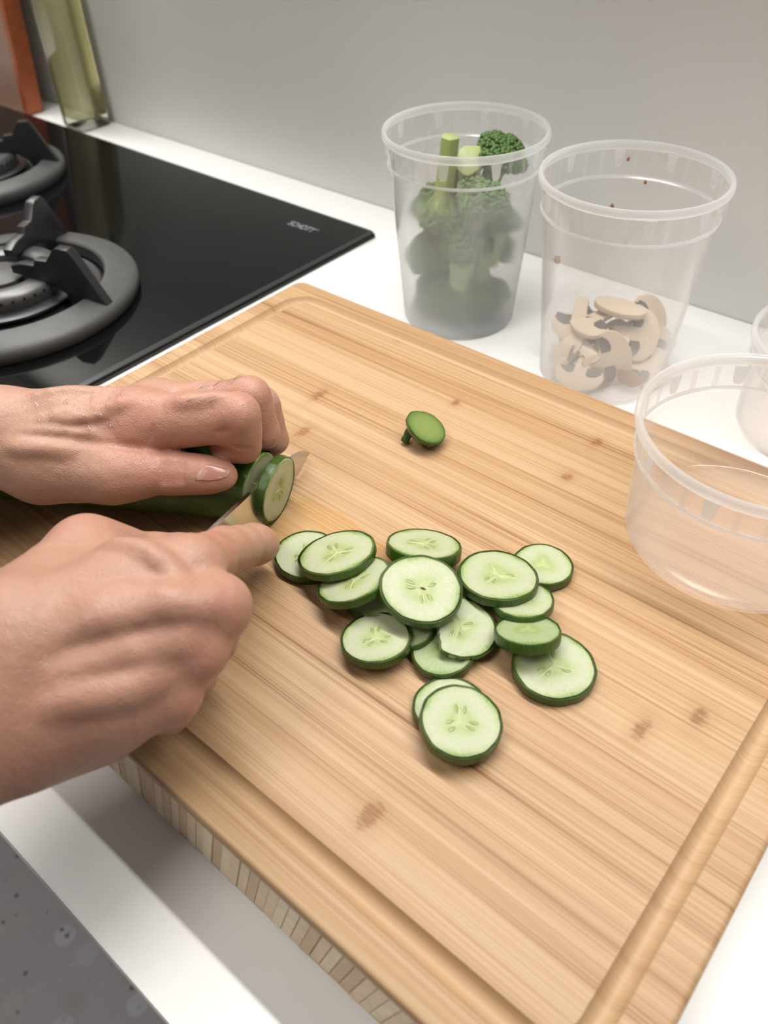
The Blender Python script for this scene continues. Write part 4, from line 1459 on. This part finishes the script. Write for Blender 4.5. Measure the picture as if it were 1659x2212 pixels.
def head_mesh(seed, r_, nb=520, flat=0.8):
    rnd = random.Random(seed)
    lobes = []
    for k in range(9):
        a_ = rnd.uniform(0, 6.28); t_ = math.acos(rnd.uniform(0.05, 1))
        lobes.append(Vector((math.sin(t_) * math.cos(a_), math.sin(t_) * math.sin(a_), math.cos(t_))))
    bm = bmesh.new()

    def rad(d):
        m_ = max(d.dot(l) for l in lobes)
        return r_ * (0.72 + 0.30 * max(0, m_) ** 6) * (1.0 if d.z > 0 else max(0.45, 1 + 0.55 * d.z))
    bmesh.ops.create_icosphere(bm, subdivisions=3, radius=1)
    for v in bm.verts:
        d = v.co.normalized(); q = d * rad(d) * 0.95; q.z *= flat; v.co = q
    n0 = nb
    for k in range(n0):
        zc = 1 - 1.35 * (k + 0.5) / n0
        a_ = k * 2.399963
        s_ = math.sqrt(max(0, 1 - zc * zc))
        d = (Vector((s_ * math.cos(a_), s_ * math.sin(a_), zc)) + Vector([rnd.gauss(0, .045) for _ in range(3)])).normalized()
        q = d * rad(d); q.z *= flat
        bs = r_ * rnd.uniform(0.045, 0.10)
        mt = Matrix.Translation(q) @ Matrix.Rotation(rnd.uniform(0, 3), 4, 'Z')
        bmesh.ops.create_icosphere(bm, subdivisions=1, radius=bs, matrix=mt)
    me = bpy.data.meshes.new('floret_head')
    bm.to_mesh(me); bm.free()
    me.polygons.foreach_set('use_smooth', [True] * len(me.polygons))
    me.materials.append(M['floret'])
    return me


HEADS = [head_mesh(s, 1.0, n) for s, n in ((1, 560), (2, 420), (3, 420))]


def stalk_mesh(r0, r1, L, seed, bend=0.0, oval=0.8):
    """stalk along -z from the head centre to the cut end"""
    rnd = random.Random(seed)
    n, m_ = 22, 12
    vs, fs = [], []
    for j in range(m_ + 1):
        s_ = j / m_
        rr_ = r1 * (1 - s_) + r0 * s_ + 0.25 * r0 * max(0, 0.25 - s_) * 3
        for k in range(n):
            an = 2 * math.pi * k / n
            w = 1 + 0.07 * math.sin(5 * an + seed) + 0.03 * math.sin(3 * an)
            vs.append((rr_ * w * math.cos(an) + bend * s_ * s_, rr_ * w * oval * math.sin(an), -L * s_))
    for j in range(m_):
        for k in range(n):
            fs.append((j * n + k, j * n + (k + 1) % n, (j + 1) * n + (k + 1) % n, (j + 1) * n + k))
    fs.append(tuple(range(n)))
    me = mk('stalk', vs, fs, M['stalk']); fix_normals(me)
    e = [vs[m_ * n + k] for k in range(n)]
    cx_ = sum(v[0] for v in e) / n; cy_ = sum(v[1] for v in e) / n
    vs2 = [((v[0] - cx_) * f_ + cx_, (v[1] - cy_) * f_ + cy_, v[2] - dz) for f_, dz in ((1.0, 0), (0.9, .0006), (0.01, .0008)) for v in e]
    fs2 = [(i * n + k, i * n + (k + 1) % n, (i + 1) * n + (k + 1) % n, (i + 1) * n + k) for i in range(2) for k in range(n)]
    me2 = mk('cut_end', vs2, fs2, M['stalk_cut']); fix_normals(me2)
    return me, me2


def floret(pos, axis, hr, sr, sl, seed, label, hm=0, spin=0):
    root = empty('broccoli_floret', pos, label, 'broccoli', 'broccoli florets in the misted container')
    root.rotation_mode = 'QUATERNION'
    from mathutils import Quaternion
    root.rotation_quaternion = Vector((0, 0, 1)).rotation_difference(Vector(axis).normalized()) @ Quaternion((0, 0, 1), R(spin))
    if hr:
        o = link('floret_head', HEADS[hm], root); o.scale = (hr, hr, hr)
    a_, b_ = stalk_mesh(sr, sr * 1.15, sl, seed, 0.002)
    link('stalk', a_, root); link('cut_end', b_, root)
    if hr:
        for k in range(4):
            an = k * 1.57 + seed
            br, _ = stalk_mesh(sr * .38, sr * .30, hr * .9, seed + k)
            o = link('branch', br, root)
            o.location = (math.cos(an) * hr * .42, math.sin(an) * hr * .42, -hr * .12)
            o.rotation_euler = (math.sin(an) * -0.55, math.cos(an) * 0.55, 0)
    return root


def ax(a_, b_, c_):
    q = RH_ * a_ + TH_ * b_
    return (q[0], q[1], c_)


floret(local(C1, .026, -.012, .1165), ax(.35, .15, 1), .0205, .007, .030, 1, 'dark green broccoli crown showing at the top of the container', 0)
floret(local(C1, -.016, .004, .0860), ax(-.10, .04, -1), .0240, .0075, .0520, 2, 'upside-down broccoli floret whose pale stalk sticks up from the container', 1)
floret(local(C1, .000, -.022, .1020), ax(-.10, -.75, -.62), .0160, .0120, .0270, 3, 'broccoli piece with its round cut stem end turned to the viewer', 2, 20)
floret(local(C1, -.025, .006, .0560), ax(-.5, .2, .5), .0190, .006, .024, 4, 'broccoli floret against the cooktop side of the misted container', 1, 50)
floret(local(C1, .000, .018, .0640), ax(.05, .1, 1), .0230, .0095, .036, 5, 'broccoli floret with a thick stalk at the middle of the misted container', 2, 80)
floret(local(C1, .022, .008, .0800), ax(.2, .1, 1), .0200, .0105, .034, 6, 'pale broccoli floret against the mushroom side of the misted container', 1, 10)
floret(local(C1, .016, .008, .0250), ax(.2, .3, -1), .0235, .0085, .034, 7, 'broccoli floret with a pale stalk low in the misted container', 2, 140)
floret(local(C1, -.013, .006, .0205), ax(-.3, .4, .5), .0230, .006, .014, 8, 'broccoli floret at the very bottom of the misted container', 1, 200)

floret(local(C1, .010, .020, .0960), ax(.25, .15, 1), .0215, .008, .024, 11, 'broccoli floret pressed against the front wall just under the rim', 2, 60)
floret(local(C1, .026, -.010, .0520), ax(.6, -.1, .4), .0180, .006, .022, 9, 'broccoli floret halfway down the mushroom side of the misted container', 2, 30)
floret(local(C1, -.018, -.020, .0800), ax(-.4, -.5, .6), .0200, .006, .022, 10, 'broccoli floret at the back of the misted container by the wall', 1, 90)

# ------------------------------------------------------------------ mushroom slices
def mush_outline(kind):
    if kind == 'slice':
        cap = [(math.cos(R(a_)) * 1.0, 0.15 + math.sin(R(a_)) * 0.75) for a_ in range(-12, 193, 12)]
        st = [(-0.80, -0.18), (-0.45, -0.10), (-0.27, -0.25), (-0.25, -0.75), (-0.15, -0.86), (0.15, -0.86), (0.25, -0.75), (0.27, -0.25), (0.45, -0.10), (0.80, -0.18)]
        return cap + st
    if kind == 'cap':
        return [(math.cos(R(a_)), math.sin(R(a_)) * 0.55 + (0.0 if math.sin(R(a_)) > 0 else 0.12 * math.sin(R(a_)))) for a_ in range(0, 360, 12)]
    if kind == 'stem':
        return [(-.45, -.9), (.45, -.9), (.55, -.6), (.42, 0), (.5, .6), (.7, .9), (-.7, .9), (-.5, .6), (-.42, 0), (-.55, -.6)]
    return [(math.cos(R(a_)) * (1 + .15 * math.sin(R(3 * a_))), .62 * math.sin(R(a_)) * (1 + .12 * math.cos(R(2 * a_)))) for a_ in range(0, 360, 15)]


def mush(pos, nrm, spin, size, kind, label, th_=0.0042, brown=False):
    root = empty('mushroom_slice', pos, label, 'mushroom', 'mushroom pieces in the clear container')
    root.rotation_mode = 'QUATERNION'
    from mathutils import Quaternion
    root.rotation_quaternion = Vector((0, 0, 1)).rotation_difference(Vector(nrm).normalized()) @ Quaternion((0, 0, 1), R(spin))
    pts = [(x * size, y * size) for x, y in mush_outline(kind)]
    body = prism_me('mushroom_flesh', pts, -th_ / 2, th_ / 2, M['mush_brown'] if brown else M['mush'], 0.0008, 2)
    link('flesh', body, root)
    if kind == 'slice':
        for sg in (-1, 1):
            g = [(sg * .27 * size, -.13 * size), (sg * .50 * size, -.13 * size), (sg * .84 * size, -.19 * size), (sg * .90 * size, .02 * size), (sg * .70 * size, .20 * size), (sg * .45 * size, .27 * size), (sg * .27 * size, .20 * size)]
            if sg < 0: g = g[::-1]
            link('gills', prism_me('gills', g, -th_ / 2 - .0003, th_ / 2 + .0003, M['gill'], .0002, 1), root)
        outer = [(math.cos(R(a_)) * 1.02 * size, (0.15 + math.sin(R(a_)) * 0.77) * size) for a_ in range(-8, 189, 12)]
        inner = [(x * .955, y * .955) for x, y in outer[::-1]]
        link('cap_skin', prism_me('cap_skin', outer + inner, -th_ / 2 + .0004, th_ / 2 - .0004, M['mush_skin']), root)
    if kind == 'cap' and not brown:
        g = [(math.cos(R(a_)) * .62 * size, -.02 * size + math.sin(R(a_)) * .26 * size) for a_ in range(0, 360, 30)]
        link('gills', prism_me('gills', g, -th_ / 2 - .0003, -th_ / 2 + .001, M['gill'], .0002, 1), root)
    return root


MS = [
    (1309, 775, .0200, (.55, -.75, .25), -35, .0170, 'slice', 'large mushroom slice with its round cap low against the container wall', 0),
    (1340, 664, .0450, (.10, .05, 1), 20, .0165, 'cap', 'pale mushroom cap slice lying flat on top of the heap', 0),
    (1402, 690, .0330, (.75, -.55, .35), -20, .0160, 'slice', 'upright mushroom slice with wet dark gills at the edge of the heap', 0),
    (1212, 778, .0150, (.2, -.8, .4), 25, .0110, 'stem', 'short pale mushroom stem piece at the bottom of the heap', 0),
    (1262, 752, .0230, (.1, -.55, .8), 70, .0150, 'slice', 'mushroom slice with dark gills squeezed between stem piece and large slice', 0),
    (1358, 818, .0110, (.6, -.7, .3), 15, .0085, 'bit', 'browned mushroom scrap stuck at the bottom wall', 1),
    (1293, 826, .0070, (.4, -.8, .2), 5, .0065, 'bit', 'thin browned mushroom sliver lowest in the container', 1),
    (1235, 726, .0260, (-.2, -.6, .7), 110, .0150, 'cap', 'greyish mushroom cap piece above the stem piece', 0),
    (1370, 722, .0290, (.45, -.6, .65), -60, .0165, 'slice', 'broad mushroom slice leaning behind the large one', 0),
    (1285, 690, .0380, (-.1, -.3, 1), 150, .0160, 'slice', 'mushroom slice half sunk under the flat top slice', 0),
    (1250, 690, .0360, (.2, -.7, .6), 200, .0165, 'slice', 'mushroom slice turned gills up on the cooktop side of the heap', 0),
    (1395, 745, .0210, (.6, -.6, .4), 40, .0160, 'slice', 'tilted mushroom slice low on the empty container side', 0),
    (1320, 735, .0260, (.1, -.4, 1), 100, .0165, 'cap', 'mushroom cap slice in the core of the heap', 0),
    (1255, 800, .0120, (.1, -.6, .8), 190, .0150, 'slice', 'mushroom slice flat on the container bottom below the stem piece', 0),
    (1390, 790, .0110, (.3, -.5, .9), 300, .0150, 'slice', 'mushroom slice flat on the container bottom behind the brown scrap', 0),
]
for px, py, z, n_, sp, sz, kind, lab, br in MS:
    sz = sz * 1.12
    q = at(px, py, z)
    d = np.array([q[0] - C2[0], q[1] - C2[1]]); l_ = np.linalg.norm(d)
    lim = 0.0425 + 0.10 * z - sz * 0.80
    if l_ > lim:
        d *= lim / l_
    mush((C2[0] + d[0], C2[1] + d[1], max(z, 0.0045)), n_, sp, sz, kind, lab, 0.0042 if kind != 'bit' else 0.0022, bool(br))


# crumbs stuck to the wall of the mushroom container
def wall_hit(px, py, c, far):
    d = _f + (px - IW / 2) / FPX * _r - (py - IH / 2) / FPX * _u
    ts = np.linspace(0.2, 1.4, 6000)
    P_ = CAM + ts[:, None] * d
    rr_ = 0.0435 + 0.0905 * P_[:, 2] - 0.0014
    ins = np.hypot(P_[:, 0] - c[0], P_[:, 1] - c[1]) < rr_
    k = np.where(ins)[0]
    return P_[k[-1] if far else k[0]]


for px, py, far, sz, lab in ((1197, 562, 0, .0030, 'brown mushroom crumb stuck halfway up the container wall'), (1357, 342, 1, .0014, 'tiny brown crumb between the rim tabs of the mushroom container'),
                             (1395, 392, 1, .0014, 'tiny brown crumb just below the tab band inside the mushroom container'), (1322, 443, 1, .0018, 'small brown crumb lowest on the inner wall seen through the container opening')):
    q = wall_hit(px, py, C2, far)
    bm = bmesh.new()
    bmesh.ops.create_icosphere(bm, subdivisions=2, radius=sz)
    rn = random.Random(px)
    for v in bm.verts:
        v.co *= rn.uniform(0.7, 1.25)
        v.co.x *= 0.75; v.co.y *= 0.75
    me = bpy.data.meshes.new('mushroom_crumb'); bm.to_mesh(me); bm.free()
    me.polygons.foreach_set('use_smooth', [True] * len(me.polygons)); me.materials.append(M['mush_brown'])
    o = link('mushroom_crumb', me)
    d2 = np.array([q[0] - C2[0], q[1] - C2[1]]); d2 *= (1 - sz * 0.8 / np.linalg.norm(d2))
    o.location = (C2[0] + d2[0], C2[1] + d2[1], q[2])
    tag(o, lab, 'mushroom crumb', 'mushroom crumbs in the clear container')

# ------------------------------------------------------------------ oil bottle and brown board by the wall
def bottle():
    root = empty('oil_bottle', (-0.7915, -0.0290, 0), 'clear glass bottle of pale yellow oil behind the cooktop', 'bottle')
    def loft(name, secs, mat):
        rings = [[(x, y, z) for x, y in rrect(-h_, h_, -h_, h_, min(r_, h_ * .999), 8)] for h_, r_, z in secs]
        n = len(rings[0]); vs = [v for r_ in rings for v in r_]; fs = []
        for i in range(len(rings) - 1):
            for k in range(n):
                fs.append((i * n + k, i * n + (k + 1) % n, (i + 1) * n + (k + 1) % n, (i + 1) * n + k))
        fs.append(tuple(range(n - 1, -1, -1))); fs.append(tuple((len(rings) - 1) * n + k for k in range(n)))
        me = mk(name, vs, fs, mat); fix_normals(me); auto_smooth(me, 60)
        return link(name, me, root)
    H = 0.0228
    loft('glass', [(H - .006, .006, 0.0002), (H - .0015, .009, 0.001), (H, .0105, 0.005), (H, .0105, 0.17), (H - .002, .011, 0.185), (H - .010, .0125, 0.205), (0.0135, .0134, 0.225), (0.0130, .0129, 0.262)], M['glass'])
    i_ = 0.0022
    loft('oil', [(H - .008, .007, 0.0105), (H - i_ - .001, .009, 0.0125), (H - i_, .009, 0.018), (H - i_, .009, 0.165), (H - i_ - .001, .009, 0.1655)], M['oil'])
    c = lathe_me('bottle_cap', [(0.0001, .255), (.0148, .255), (.0152, .258), (.0150, .280), (.0140, .2825), (.0001, .2828)], M['cap'], 32)
    link('cap', c, root)


bottle()
wb = empty('wooden_board', (-1.010, -0.0420, 0.0012), 'brown wooden board with an orange-red edge standing upright against the wall', 'board')
link('panel', box_me('board_panel', -0.125, 0.113, -0.011, 0.011, 0.0, 0.36, M['redwood'], 0.002), wb)
link('edge', box_me('board_edge', 0.1132, 0.125, -0.0115, 0.0115, 0.0, 0.3605, M['edge_red'], 0.002), wb)
wb.rotation_euler.x = R(-4.5)
